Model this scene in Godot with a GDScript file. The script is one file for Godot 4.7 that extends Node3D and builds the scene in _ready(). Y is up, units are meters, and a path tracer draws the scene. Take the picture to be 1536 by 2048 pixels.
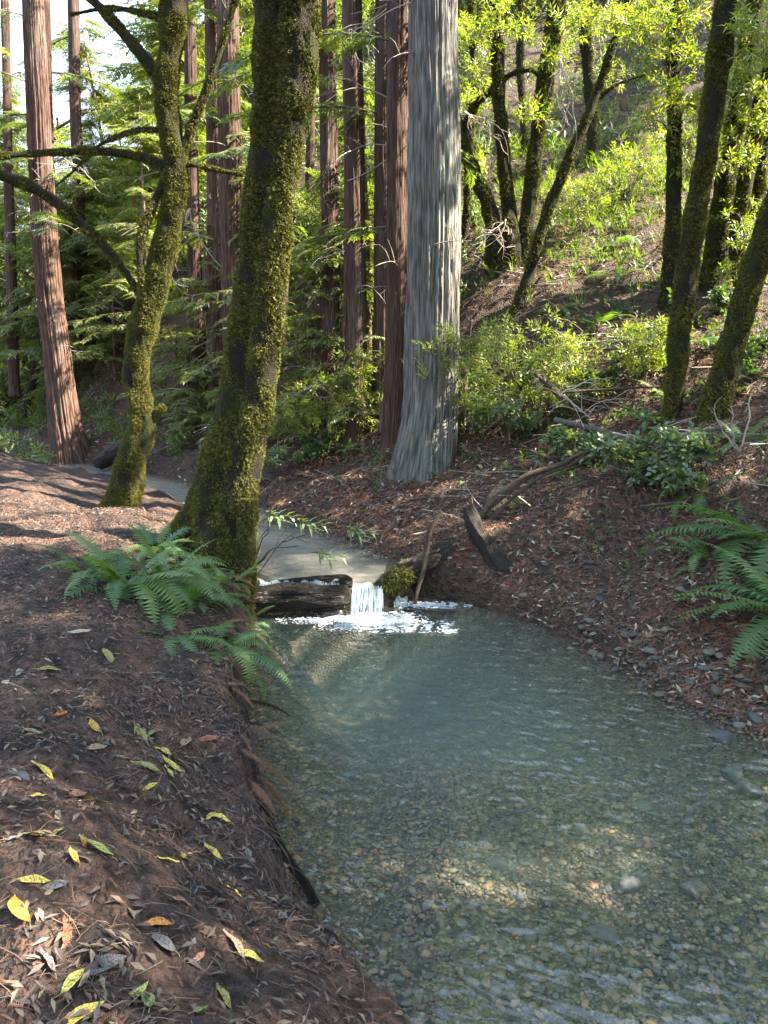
extends Node3D
# A creek in a redwood ravine. x runs right, y up, the creek comes from -z. Pool level y = 0, upper creek y = 0.3.

const POOL := 0.0
const UPPER := 0.3
var left_edge := PackedVector2Array([Vector2(-30,9),Vector2(-14,6),Vector2(0,1.5),Vector2(1.5,.55),Vector2(2.45,-.01),Vector2(2.74,-.26),Vector2(3.13,-.41),Vector2(3.72,-.6),Vector2(4.24,-.78),Vector2(5.32,-.98),Vector2(7.07,-1.3),Vector2(7.6,-1.4),Vector2(9,-1.75),Vector2(11,-2.6),Vector2(12.6,-3.3),Vector2(13.8,-4.3),Vector2(16,-6.0),Vector2(18.3,-8.4),Vector2(24,-14),Vector2(40,-28),Vector2(90,-70)])
var right_edge := PackedVector2Array([Vector2(-30,14),Vector2(-14,9),Vector2(0,4.9),Vector2(2,3.7),Vector2(4.62,2.45),Vector2(5.32,2.05),Vector2(6.26,1.79),Vector2(7.23,1.37),Vector2(7.8,.9),Vector2(8.1,.35),Vector2(9.3,-.29),Vector2(10.2,-.86),Vector2(11,-1.5),Vector2(12.4,-2.17),Vector2(15.2,-3.83),Vector2(18.5,-7.0),Vector2(24,-12),Vector2(40,-26),Vector2(90,-68)])
var nz := FastNoiseLite.new()
var rng := RandomNumberGenerator.new()
var M := {}
var taken := {}
var shapes := {}

func _ready() -> void:
	nz.seed = 7
	nz.frequency = 1.0
	nz.noise_type = FastNoiseLite.TYPE_SIMPLEX_SMOOTH
	nz.fractal_type = FastNoiseLite.FRACTAL_NONE
	rng.seed = 20240
	setup_view()
	make_materials()
	make_shapes()
	build_terrain()
	build_water()
	build_trees()
	build_logs()
	build_falls()
	build_plants()
	build_forest()
	build_litter()
	build_pebbles()
	build_leaves()
	build_debris()

# ---------------------------------------------------------------- camera, sky, sun, exposure
func setup_view() -> void:
	var cam := Camera3D.new()
	cam.name = "camera"
	cam.fov = 67.0
	cam.near = 0.05
	cam.far = 400.0
	cam.position = Vector3(0, 2.3, 0)
	cam.rotation_degrees = Vector3(-9.7, 0, 0)
	cam.current = true
	add_child(cam)
	var e := Environment.new()
	e.background_mode = Environment.BG_SKY
	var sk := ProceduralSkyMaterial.new()
	sk.sky_top_color = Color(0.68, 0.78, 0.91)
	sk.sky_horizon_color = Color(0.93, 0.95, 0.97)
	sk.sky_curve = 0.2
	sk.ground_bottom_color = Color(0.12, 0.1, 0.08)
	sk.ground_horizon_color = Color(0.5, 0.52, 0.5)
	var sky := Sky.new()
	sky.sky_material = sk
	e.sky = sky
	e.background_energy_multiplier = 0.4
	e.tonemap_mode = Environment.TONE_MAPPER_LINEAR
	e.tonemap_exposure = 11.0
	e.sdfgi_enabled = true
	e.ssao_enabled = true
	e.ssil_enabled = true
	e.volumetric_fog_enabled = true
	e.volumetric_fog_density = 0.0
	var we := WorldEnvironment.new()
	we.name = "environment"
	we.environment = e
	add_child(we)
	var sun := DirectionalLight3D.new()
	sun.name = "sun"
	sun.light_energy = 1.6
	sun.light_angular_distance = 0.5
	sun.light_color = Color(1.0, 0.95, 0.86)
	sun.shadow_enabled = true
	var az := deg_to_rad(92.0)
	var el := deg_to_rad(46.0)
	var towards := Vector3(cos(el) * sin(az), sin(el), -cos(el) * cos(az))
	add_child(sun)
	sun.look_at_from_position(towards * 100.0, Vector3.ZERO, Vector3.UP)

# ---------------------------------------------------------------- small helpers
func sm(a: float, b: float, x: float) -> float:
	var t := clampf((x - a) / (b - a), 0.0, 1.0)
	return t * t * (3.0 - 2.0 * t)

func tab(t: PackedVector2Array, d: float) -> float:
	var n := t.size()
	if d <= t[0].x:
		return t[0].y
	for i in range(1, n):
		if d < t[i].x:
			return lerpf(t[i - 1].y, t[i].y, (d - t[i - 1].x) / (t[i].x - t[i - 1].x))
	return t[n - 1].y

func x_left(d: float) -> float:
	return tab(left_edge, d) + 0.05 * nz.get_noise_2d(d * 1.9, 3.0) + 0.03 * nz.get_noise_2d(d * 5.0, 9.0)

func x_right(d: float) -> float:
	return tab(right_edge, d) + 0.09 * nz.get_noise_2d(d * 1.4, 31.0) + 0.04 * nz.get_noise_2d(d * 4.5, 39.0)

func height(x: float, d: float) -> float:
	var xl := x_left(d)
	if x < xl:
		var s := xl - x
		var far := sm(7.8, 10.5, d)
		var top := lerpf(.8, .88, sm(3, 9, d))
		var cut := lerpf(.40, .62, sm(3.2, 4.2, d))
		var near := cut * sm(0, .16, s) + (1.0 - cut) * sm(0, 1.35, s)
		var gentle := .4 * sm(0, .5, s) + .6 * sm(.7, 2.8, s)
		var wl := lerpf(0, .3, sm(7.4, 7.9, d))
		var h := wl + (top - wl) * lerpf(near, gentle, far)
		h += .05 * maxf(0, s - 3) + .3 * maxf(0, s - 8) * sm(8, 16, s)
		return h + bumps(x, d) * sm(0.0, 0.5, s)
	var xr := x_right(d)
	if x > xr:
		var s := x - xr
		var wl := lerpf(0, .3, sm(7.4, 8.3, d))
		var bar := 1.0 - sm(5.0, 6.2, d)
		var b := lerpf(.2 * sm(0, .13, s) + .24 * sm(.08, .7, s) + .18 * sm(.4, 4, s), .10 * sm(0, .5, s) + .45 * sm(.45, 1.3, s), bar) + .2 * maxf(0, s - .5) * lerpf(1, .45, sm(8, 14, d))
		var u := d - 9.5 + .12 * x
		var sp := u if u > 8.0 else log(1.0 + exp(u))
		var k := .62 * lerpf(.3, 1, sm(-13, 1, x))
		return wl * .9 + b + k * sp * sm(.6, 5.5, s) + bumps(x, d) * 1.3 * sm(0.0, 0.7, s) * lerpf(1.0, 2.6, sm(9, 20, d))
	var w := xr - xl
	var t := (x - xl) / w
	var e := minf(t, 1.0 - t) * w
	var pool := -(.05 + .10 * sm(0, .6, e) + .75 * sm(3.7, 7.2, d) * sm(0, .9, e)) * sm(-.02, .12, e)
	var up := .3 - .14 * sm(0, .5, e)
	var lip := 7.55 + .6 * sm(.0, .35, x)
	return lerpf(pool, up, sm(lip - .05, lip + .2, d)) + 0.02 * nz.get_noise_2d(x * 2.0, d * 2.0) * sm(0, .3, e)

func bumps(x: float, d: float) -> float:
	return 0.06 * nz.get_noise_2d(x * .9, d * .9) + 0.03 * nz.get_noise_2d(x * 2.7 + 40.0, d * 2.7) + 0.012 * nz.get_noise_2d(x * 9.0, d * 9.0) + 0.005 * nz.get_noise_2d(x * 24.0, d * 24.0)

func slope_normal(x: float, d: float) -> Vector3:
	var e := 0.04
	var h := height(x, d)
	return Vector3(h - height(x + e, d), e, height(x, d + e) - h).normalized()

func on_ground(x: float, z: float) -> Vector3:
	return Vector3(x, height(x, -z), z)

func rf(a: float, b: float) -> float:
	return rng.randf_range(a, b)

func numbered(called: String) -> String:
	if not taken.has(called):
		taken[called] = 0
		return called
	taken[called] += 1
	return "%s_%03d" % [called, taken[called]]

func thing(called: String, label: String, category: String, at := Vector3.ZERO, group := "") -> Node3D:
	var o := Node3D.new()
	o.name = numbered(called)
	o.position = at
	add_child(o)
	tag(o, label, category, group)
	return o

func tag(o: Node, label: String, category := "", group := "", kind := "") -> void:
	if label != "":
		o.set_meta("label", label)
	if category != "":
		o.set_meta("category", category)
	if group != "":
		o.set_meta("group", group)
	if kind != "":
		o.set_meta("kind", kind)

func put(called: String, mesh: Mesh, parent: Node, xf := Transform3D.IDENTITY) -> MeshInstance3D:
	var o := MeshInstance3D.new()
	o.name = called if parent != self else numbered(called)
	o.mesh = mesh
	o.transform = xf
	parent.add_child(o, true)
	return o

# many copies of one small shape: foliage, moss, litter
func scatter(called: String, mesh: Mesh, xfs: Array[Transform3D], tints: PackedColorArray, parent: Node, label := "") -> void:
	if xfs.is_empty():
		return
	var mm := MultiMesh.new()
	mm.transform_format = MultiMesh.TRANSFORM_3D
	mm.use_colors = true
	mm.mesh = mesh
	mm.instance_count = xfs.size()
	for i in xfs.size():
		mm.set_instance_transform(i, xfs[i])
		mm.set_instance_color(i, tints[i])
	var o := MultiMeshInstance3D.new()
	o.name = called if parent != self else numbered(called)
	o.multimesh = mm
	o.set_meta("kind", "stuff")
	if label != "":
		o.set_meta("label", label)
	parent.add_child(o, true)

func aim(dir: Vector3, up: Vector3, s := 1.0) -> Basis:
	var z := dir.normalized()
	var x := up.cross(z)
	if x.length() < 0.01:
		x = Vector3.RIGHT.cross(z)
	x = x.normalized()
	return Basis(x * s, z.cross(x) * s, z * s)

func any_dir() -> Vector3:
	var y := rf(-1, 1)
	var a := rf(0, TAU)
	var r := sqrt(1.0 - y * y)
	return Vector3(r * cos(a), y, r * sin(a))

func tint(c: Color, spread := 0.25) -> Color:
	var k := 1.0 + rf(-spread, spread)
	return Color(c.r * k * rf(.88, 1.12), c.g * k, c.b * k * rf(.85, 1.15))

# a sheet of rows x cols points as one smooth mesh
func sheet(pos: PackedVector3Array, rows: int, cols: int, uvs := PackedVector2Array(), colors := PackedColorArray()) -> Array:
	var nrm := PackedVector3Array()
	nrm.resize(rows * cols)
	for r in rows:
		for c in cols:
			var a := pos[r * cols + maxi(c - 1, 0)]
			var b := pos[r * cols + mini(c + 1, cols - 1)]
			var p := pos[maxi(r - 1, 0) * cols + c]
			var q := pos[mini(r + 1, rows - 1) * cols + c]
			nrm[r * cols + c] = (b - a).cross(q - p).normalized()
	return arrays(pos, nrm, quads(rows, cols), uvs, colors)

func quads(rows: int, cols: int) -> PackedInt32Array:
	var idx := PackedInt32Array()
	idx.resize((rows - 1) * (cols - 1) * 6)
	var k := 0
	for r in rows - 1:
		for c in cols - 1:
			var i := r * cols + c
			idx[k] = i
			idx[k + 1] = i + cols
			idx[k + 2] = i + 1
			idx[k + 3] = i + 1
			idx[k + 4] = i + cols
			idx[k + 5] = i + cols + 1
			k += 6
	return idx

func arrays(pos: PackedVector3Array, nrm: PackedVector3Array, idx: PackedInt32Array, uvs := PackedVector2Array(), colors := PackedColorArray()) -> Array:
	var a := []
	a.resize(Mesh.ARRAY_MAX)
	a[Mesh.ARRAY_VERTEX] = pos
	a[Mesh.ARRAY_NORMAL] = nrm
	a[Mesh.ARRAY_INDEX] = idx
	if uvs.size():
		a[Mesh.ARRAY_TEX_UV] = uvs
	if colors.size():
		a[Mesh.ARRAY_COLOR] = colors
	return a

func to_mesh(a: Array, m: Material) -> ArrayMesh:
	var o := ArrayMesh.new()
	o.add_surface_from_arrays(Mesh.PRIMITIVE_TRIANGLES, a)
	o.surface_set_material(0, m)
	return o

# loose triangles with flat normals; both sides show
class Loose:
	var v := PackedVector3Array()
	var n := PackedVector3Array()
	var c := PackedColorArray()
	var idx := PackedInt32Array()
	var col := Color.WHITE
	func tri(a: Vector3, b: Vector3, d: Vector3, up := Vector3.ZERO) -> void:
		var m := (d - a).cross(b - a).normalized()
		if up != Vector3.ZERO and m.dot(up) < 0:
			m = -m
			var keep := b
			b = d
			d = keep
		for p in [a, b, d]:
			idx.append(v.size())
			v.append(p)
			n.append(m)
			c.append(col)
	func leaf(base: Vector3, dir: Vector3, side: Vector3, up: Vector3, length: float, width: float, droop := 0.15, fold := 0.12) -> void:
		var m1 := base + dir * length * .4 + up * length * .03
		var tip := base + dir * length - up * length * droop
		var l := m1 + side * width * .5 + up * width * fold
		var r := m1 - side * width * .5 + up * width * fold
		tri(base, l, m1, up)
		tri(base, m1, r, up)
		tri(m1, l, tip, up)
		tri(m1, tip, r, up)
	func rod(a: Vector3, b: Vector3, ra: float, rb: float) -> void:
		var z := (b - a).normalized()
		var x := z.cross(Vector3.UP if absf(z.y) < .9 else Vector3.RIGHT).normalized()
		var y := z.cross(x)
		for k in 3:
			var t0 := TAU * k / 3.0
			var t1 := TAU * (k + 1) / 3.0
			var u0 := x * cos(t0) + y * sin(t0)
			var u1 := x * cos(t1) + y * sin(t1)
			tri(a + u0 * ra, a + u1 * ra, b + u0 * rb, u0)
			tri(a + u1 * ra, b + u1 * rb, b + u0 * rb, u0)

func loose_mesh(g: Loose, m: Material) -> ArrayMesh:
	return to_mesh(arrays(g.v, g.n, g.idx, PackedVector2Array(), g.c), m)

# ---------------------------------------------------------------- materials
func noise_tex(freq: float, ramp: Array, seed_: int, octaves := 4, kind := FastNoiseLite.TYPE_SIMPLEX_SMOOTH, as_normal := false, size := 512) -> NoiseTexture2D:
	var n := FastNoiseLite.new()
	n.seed = seed_
	n.frequency = freq
	n.noise_type = kind
	n.fractal_octaves = octaves
	var t := NoiseTexture2D.new()
	t.width = size
	t.height = size
	t.seamless = true
	t.noise = n
	t.as_normal_map = as_normal
	if as_normal:
		t.bump_strength = 6.0
	if ramp.size():
		var g := Gradient.new()
		var offs := PackedFloat32Array()
		var cols := PackedColorArray()
		for r in ramp:
			offs.append(r[0])
			cols.append(r[1])
		g.offsets = offs
		g.colors = cols
		t.color_ramp = g
	return t

func lin(r: float, g: float, b: float) -> Color:
	return Color(r, g, b).linear_to_srgb()

func surf(color: Color, rough := 0.9) -> StandardMaterial3D:
	var m := StandardMaterial3D.new()
	m.albedo_color = color
	m.roughness = rough
	m.metallic_specular = 0.35
	return m

func make_materials() -> void:
	var grain := noise_tex(0.02, [], 3, 5)
	var fine := noise_tex(0.05, [], 5, 5)
	# soil: two scales of mottling, vertex colours carry which soil it is
	var m := surf(Color.WHITE, 0.88)
	m.vertex_color_use_as_albedo = true
	m.albedo_texture = noise_tex(0.018, [[0.2, Color(.5, .48, .46)], [0.45, Color(.78, .76, .74)], [0.6, Color(.92, .9, .88)], [0.85, Color(1, 1, 1)]], 11, 6)
	m.uv1_triplanar = true
	m.uv1_world_triplanar = true
	m.uv1_scale = Vector3(1.3, 1.3, 1.3)
	m.heightmap_enabled = true
	m.heightmap_texture = fine
	m.heightmap_scale = 5.0
	M.soil = m
	m = surf(Color.WHITE, 0.95)
	m.vertex_color_use_as_albedo = true
	m.albedo_texture = noise_tex(0.03, [[0.2, Color(.62, .6, .58)], [0.5, Color(.85, .83, .81)], [0.8, Color(1, 1, 1)]], 17, 5)
	m.uv1_scale = Vector3(2, .12, 1)
	m.heightmap_enabled = true
	m.heightmap_texture = grain
	m.heightmap_scale = 5.0
	M.bark = m
	m = surf(Color.WHITE, 1.0)
	m.vertex_color_use_as_albedo = true
	m.albedo_texture = noise_tex(0.06, [[0.15, Color(.4, .4, .38)], [0.5, Color(.8, .8, .76)], [0.85, Color(1, 1, 1)]], 19, 4)
	m.uv1_triplanar = true
	m.uv1_scale = Vector3(3, 3, 3)
	m.heightmap_enabled = true
	m.heightmap_texture = fine
	m.heightmap_scale = 4.0
	M.moss_bark = m
	m = surf(Color.WHITE, 0.42)
	m.metallic_specular = 0.5
	m.vertex_color_use_as_albedo = true
	m.backlight_enabled = true
	m.backlight = Color(0.95, 1.0, 0.45)
	M.leaf = m
	m = surf(Color.WHITE, 0.95)
	m.vertex_color_use_as_albedo = true
	m.backlight_enabled = true
	m.backlight = Color(0.35, 0.4, 0.12)
	M.moss = m
	m = surf(Color.WHITE, 0.75)
	m.vertex_color_use_as_albedo = true
	M.litter = m
	m = surf(Color.WHITE, 0.9)
	m.vertex_color_use_as_albedo = true
	M.twig = m
	m = surf(Color.WHITE, 0.6)
	m.vertex_color_use_as_albedo = true
	m.uv1_triplanar = true
	m.uv1_scale = Vector3(1.2, 1.2, 1.2)
	m.albedo_texture = noise_tex(0.03, [[0.2, Color(.6, .58, .55)], [0.6, Color(.9, .89, .87)], [0.9, Color(1, 1, 1)]], 23, 4)
	M.stone = m
	# clear creek water: a sheet that mirrors and lets light through
	m = StandardMaterial3D.new()
	m.transparency = BaseMaterial3D.TRANSPARENCY_ALPHA
	m.albedo_color = Color(0.5, 0.6, 0.58, 0.03)
	m.roughness = 0.02
	m.metallic_specular = 0.5
	M.water = m
	m = surf(lin(.34, .38, .41), 0.3)
	m.backlight_enabled = true
	m.backlight = Color(.6, .6, .6)
	M.foam = m
	m = StandardMaterial3D.new()
	m.transparency = BaseMaterial3D.TRANSPARENCY_ALPHA
	m.albedo_color = Color(0.8, 0.86, 0.9, 0.22)
	m.roughness = 0.08
	M.fall = m
	for w in [["wet", Color(.05, .044, .04), .28], ["dry", Color(.07, .058, .05), .7], ["stick", Color(.24, .18, .14), .85], ["lichen", Color(.42, .44, .38), .95], ["moss", Color(.09, .1, .04), .95]]:
		m = surf(Color.WHITE, w[2])
		m.albedo_color = lin(w[1].r, w[1].g, w[1].b)
		m.albedo_texture = noise_tex(0.03, [[0.2, Color(.5, .48, .46)], [0.6, Color(.85, .83, .8)], [0.9, Color(1, 1, 1)]], 29, 5)
		m.uv1_scale = Vector3(3, 1.0, 1)
		m.heightmap_enabled = true
		m.heightmap_texture = grain
		m.heightmap_scale = 4.0
		M["log_" + w[0]] = m
	var spots := noise_tex(0.03, [[0.25, Color(.35, .25, .15)], [0.42, Color(.85, .82, .75)], [0.7, Color(1, 1, 1)]], 41, 3)
	for c in [["orange", lin(.5, .22, .06)], ["amber", lin(.45, .29, .06)], ["yellow", lin(.52, .43, .1)], ["olive", lin(.26, .24, .08)], ["lime", lin(.36, .38, .11)], ["green", lin(.2, .28, .1)], ["russet", lin(.3, .1, .06)], ["rose", lin(.3, .17, .13)], ["tan", lin(.3, .23, .16)], ["pale", lin(.42, .37, .29)], ["slate", lin(.13, .125, .14)]]:
		m = surf(c[1], 0.55)
		m.albedo_texture = spots
		m.uv1_triplanar = true
		m.uv1_scale = Vector3(9, 9, 9)
		m.backlight_enabled = true
		m.backlight = Color(.2, .2, .1)
		M["leaf_" + c[0]] = m

# ---------------------------------------------------------------- shapes that are used many times
func make_shapes() -> void:
	rng.seed = 5
	# redwood spray: flat, two ranks of side twigs with fine needles
	for k in 3:
		var g := Loose.new()
		g.col = Color(1, 1, 1)
		var n := 9
		for i in n:
			var t := (i + .6) / n
			for s in [-1.0, 1.0]:
				var b := Vector3(0, -0.05 * t * t, 0.34 * t)
				var ln: float = 0.17 * (1.0 - t * .75) * rf(.75, 1.2)
				var ang := rf(.75, 1.0)
				var dir := Vector3(s * sin(ang), rf(-.25, .05), cos(ang)).normalized()
				var up := Vector3(rf(-.3, .3), 1, rf(-.3, .3)).normalized()
				g.leaf(b, dir, dir.cross(up).normalized(), up, ln, 0.026, .12, .05)
		g.leaf(Vector3(0, -.05, .3), Vector3(0, -.2, 1).normalized(), Vector3.RIGHT, Vector3.UP, .12, .026)
		g.col = Color(.5, .35, .25)
		g.rod(Vector3.ZERO, Vector3(0, -.05, .34), .003, .0015)
		shapes["spray%d" % k] = loose_mesh(g, M.leaf)
	# bay twig: lance shaped leaves round a twig end
	for k in 3:
		var g := Loose.new()
		g.col = Color(.4, .32, .2)
		g.rod(Vector3(0, 0, -.12), Vector3(0, 0, .08), .003, .0015)
		g.col = Color(1, 1, 1)
		for i in 9:
			var a := i * 2.4 + rf(-.4, .4)
			var t := i / 9.0
			var dir := Vector3(cos(a), sin(a) * .7 + .1, .35 + t * 1.0).normalized()
			var up := Vector3(0, 1, -.2).normalized()
			var side := dir.cross(up).normalized()
			up = side.cross(dir)
			g.leaf(Vector3(0, 0, -.08 + t * .16), dir, side, up, rf(.075, .11), rf(.02, .027), rf(.05, .25), .15)
		shapes["bay%d" % k] = loose_mesh(g, M.leaf)
	# round leaved shrub twig
	for k in 2:
		var g := Loose.new()
		g.col = Color(.5, .4, .3)
		g.rod(Vector3(0, 0, -.1), Vector3(0, 0, .1), .003, .0015)
		g.col = Color.WHITE
		for i in 8:
			var a := i * 2.4 + rf(-.4, .4)
			var dir := Vector3(cos(a), sin(a) * .4 + .2, .5).normalized()
			var up := Vector3(rf(-.4, .4), 1, rf(-.4, .4)).normalized()
			var side := dir.cross(up).normalized()
			up = side.cross(dir)
			g.leaf(Vector3(0, 0, -.08 + i * .022), dir, side, up, rf(.05, .075), rf(.035, .05), .1, .1)
		shapes["round%d" % k] = loose_mesh(g, M.leaf)
	# moss tuft
	for k in 2:
		var g := Loose.new()
		for i in 7:
			var a := rf(0, TAU)
			var dir := Vector3(cos(a) * rf(.2, .9), sin(a) * rf(.2, .9), 1).normalized()
			var side := dir.cross(Vector3(rf(-1, 1), rf(-1, 1), 0).normalized()).normalized()
			var b := Vector3(rf(-.01, .01), rf(-.01, .01), -.004)
			g.tri(b - side * .0045, b + side * .0045, b + dir * rf(.018, .034) + Vector3(0, -.004, 0), Vector3.BACK)
		shapes["tuft%d" % k] = loose_mesh(g, M.moss)
	# grass tuft
	var gg := Loose.new()
	for i in 9:
		var a := rf(0, TAU)
		var out := Vector3(cos(a), 0, sin(a))
		var side := Vector3(-sin(a), 0, cos(a)) * .006
		var mid := out * rf(.03, .08) + Vector3.UP * rf(.1, .16)
		var tip := out * rf(.12, .22) + Vector3.UP * rf(.1, .22)
		gg.tri(out * .01 - side, out * .01 + side, mid, Vector3.UP)
		gg.tri(mid - side * .7, mid + side * .7, tip, Vector3.UP)
	shapes["grass"] = loose_mesh(gg, M.leaf)
	# litter pieces
	for k in 3:
		var g := Loose.new()
		g.leaf(Vector3(0, 0, -.5), Vector3(0, 0, 1), Vector3.RIGHT, Vector3.UP, 1.0, rf(.26, .34), rf(-.25, .1), rf(.1, .7))
		shapes["dead_leaf%d" % k] = loose_mesh(g, M.litter)
	var ng := Loose.new()
	for i in 8:
		for s in [-1.0, 1.0]:
			var b := Vector3(0, 0.01, -.5 + i * .12)
			ng.tri(b, b + Vector3(0, .01, .05), b + Vector3(s * .16, rf(-.02, .06), .1), Vector3.UP)
	ng.rod(Vector3(0, .01, -.5), Vector3(.03, .02, .5), .018, .01)
	shapes["needle_sprig"] = loose_mesh(ng, M.litter)
	var tg := Loose.new()
	tg.rod(Vector3(0, .01, -.5), Vector3(.05, .03, 0), .012, .01)
	tg.rod(Vector3(.05, .03, 0), Vector3(-.02, .02, .5), .01, .006)
	shapes["twig_bit"] = loose_mesh(tg, M.litter)
	for k in 4:
		shapes["pebble%d" % k] = stone_shape(100 + k, 7, 5, .4, M.stone)

func stone_shape(seed_: int, cols: int, rows: int, rough: float, m: Material, col := Color.WHITE) -> ArrayMesh:
	var pos := PackedVector3Array()
	var nrm := PackedVector3Array()
	var cl := PackedColorArray()
	var keep_seed := rng.seed
	var keep_state := rng.state
	rng.seed = 7000 + seed_
	var cuts := []
	for k in 9:
		cuts.append([any_dir(), rf(.55, .85)])
	rng.seed = keep_seed
	rng.state = keep_state
	for r in rows:
		var t := PI * r / (rows - 1)
		for c in cols + 1:
			var a := TAU * (c % cols) / cols
			var p := Vector3(sin(t) * cos(a), cos(t), sin(t) * sin(a))
			var k := 1.0 + rough * nz.get_noise_3d(p.x * 1.3 + seed_ * 3.1, p.y * 1.3, p.z * 1.3) * 1.6
			for cut in cuts:
				var along: float = p.dot(cut[0])
				if along > .05:
					k = minf(k, lerpf(cut[1] / along, 1.0, .12))
			var q := p * k
			pos.append(q * Vector3(1, .5, .75))
			nrm.append(p)
			cl.append(col)
	var a := sheet(pos, rows, cols + 1, PackedVector2Array(), cl)
	var nn: PackedVector3Array = a[Mesh.ARRAY_NORMAL]
	for i in nn.size():
		if nn[i].length() < .5 or i < cols + 1 or i >= nn.size() - cols - 1:
			nn[i] = nrm[i]
		elif nn[i].dot(nrm[i]) < 0:
			nn[i] = -nn[i]
	a[Mesh.ARRAY_NORMAL] = nn
	return to_mesh(a, m)

# one fern frond of unit length along +z, arching down by its bend; leaflets grow out of the midrib
func frond_shape(bend: float, seed_: int, m: Material, col: Color) -> ArrayMesh:
	rng.seed = 900 + seed_
	var n := 27
	var pos := PackedVector3Array()
	var nrm := PackedVector3Array()
	var cl := PackedColorArray()
	var idx := PackedInt32Array()
	var spine: Array[Vector3] = []
	var p := Vector3.ZERO
	var ang := .9
	var sway := rf(-.3, .3)
	for i in n + 1:
		spine.append(p)
		var t := float(i) / n
		ang -= (bend * 2.0 / n) * (.5 + 1.4 * t)
		p += Vector3(sway * t, sin(ang), cos(ang)) / n
	for i in n + 1:
		var t := float(i) / n
		var w := .006 * (1.0 - t * .8)
		var tan_ := (spine[mini(i + 1, n)] - spine[maxi(i - 1, 0)]).normalized()
		var up := tan_.cross(Vector3.RIGHT).normalized() * -1.0
		if up.y < 0:
			up = -up
		for s in [-1.0, 1.0]:
			pos.append(spine[i] + Vector3.RIGHT * s * w)
			nrm.append(up)
			cl.append(col * Color(.75, .65, .5))
		if i > 0:
			var b := (i - 1) * 2
			for q in [b, b + 1, b + 2, b + 1, b + 3, b + 2]:
				idx.append(q)
	for i in range(4, n):
		var t := float(i) / n
		var ln := .15 * sm(-.05, .3, t) * (1.0 - pow(t, 3.0)) * rf(.85, 1.1) + .008
		var tan_ := (spine[i + 1] - spine[i]).normalized()
		var up := nrm[i * 2]
		for s in [-1, 1]:
			var b := i * 2 + (1 if s > 0 else 0)
			var b2 := b + 2
			var dir: Vector3 = (Vector3.RIGHT * s + tan_ * rf(.2, .4) + up * rf(-.25, .0)).normalized()
			var mid: Vector3 = pos[b].lerp(pos[b2], .5) + dir * ln * .45
			var wide := tan_ * .0095
			var k := pos.size()
			pos.append(mid - wide)
			pos.append(mid + wide)
			pos.append(pos[b] + dir * ln - up * ln * .12)
			for q in 3:
				nrm.append((up + Vector3.RIGHT * s * .25).normalized())
				cl.append(col)
			for q in [b, b2, k, b2, k + 1, k, k, k + 1, k + 2]:
				idx.append(q)
	for i in range(0, idx.size(), 3):
		var face := (pos[idx[i + 2]] - pos[idx[i]]).cross(pos[idx[i + 1]] - pos[idx[i]])
		if face.dot(nrm[idx[i]] + nrm[idx[i + 1]] + nrm[idx[i + 2]]) < 0:
			var keep := idx[i + 1]
			idx[i + 1] = idx[i + 2]
			idx[i + 2] = keep
	return to_mesh(arrays(pos, nrm, idx, PackedVector2Array(), cl), m)

# ---------------------------------------------------------------- terrain: path bank, creek bed, hillside
func depth_rows() -> PackedFloat32Array:
	var rows := PackedFloat32Array()
	var d := -14.0
	while d < 78.0:
		rows.append(d)
		var st := .05
		if d < 1.2:
			st = clampf((1.2 - d) * .25, .06, 2.0)
		elif d > 9.0:
			st = minf(.05 + (d - 9.0) * .035, 1.6)
		d += st
	return rows

func build_terrain() -> void:
	var rows := depth_rows()
	var offs := PackedFloat32Array()
	var s := 0.0
	while s < 48.0:
		offs.append(s)
		s += .035 if s < 2.2 else .035 + (s - 2.2) * .06
	var n := offs.size()
	var bed := 52
	for part in 3:
		var pos := PackedVector3Array()
		var cl := PackedColorArray()
		var cols := bed if part == 1 else n
		for r in rows.size():
			var d := rows[r]
			var xl := x_left(d)
			var xr := x_right(d)
			for c in cols:
				var x: float
				if part == 0:
					x = xl - offs[n - 1 - c] - (0.0001 if c < n - 1 else 0.0)
				elif part == 2:
					x = xr + offs[c]
				else:
					x = lerpf(xl, xr, float(c) / (bed - 1))
				var y := height(clampf(x, xl + .0001, xr - .0001) if part == 1 or (part == 0 and c == n - 1) or (part == 2 and c == 0) else x, d)
				pos.append(Vector3(x, y, -d))
				var q := nz.get_noise_2d(x * .8, d * .8) * .5 + .5
				var q2 := nz.get_noise_2d(x * 3.1 + 70.0, d * 3.1) * .5 + .5
				var col: Color
				if part == 0:
					col = Color(.085, .06, .05).lerp(Color(.125, .072, .056), q)
					col = col.lerp(Color(.045, .036, .032), .8 * sm(.45, .75, q2))
				elif part == 1:
					col = Color(.13, .105, .07).lerp(Color(.08, .07, .052), q2) if d < 7.6 else Color(.2, .17, .125).lerp(Color(.12, .1, .075), q2)
				else:
					col = Color(.065, .045, .034).lerp(Color(.1, .068, .048), q)
					col = col.lerp(Color(.06, .045, .035), .7 * sm(.5, .8, q2))
				cl.append(col)
		var a := sheet(pos, rows.size(), cols, PackedVector2Array(), cl)
		var o := put(["path_bank", "creek_bed", "hillside"][part], to_mesh(a, M.soil), self)
		tag(o, ["muddy reddish path bank left of the creek", "gravel bed under the creek water", "leaf covered slope rising right of the creek"][part], "", "", "structure")

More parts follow.
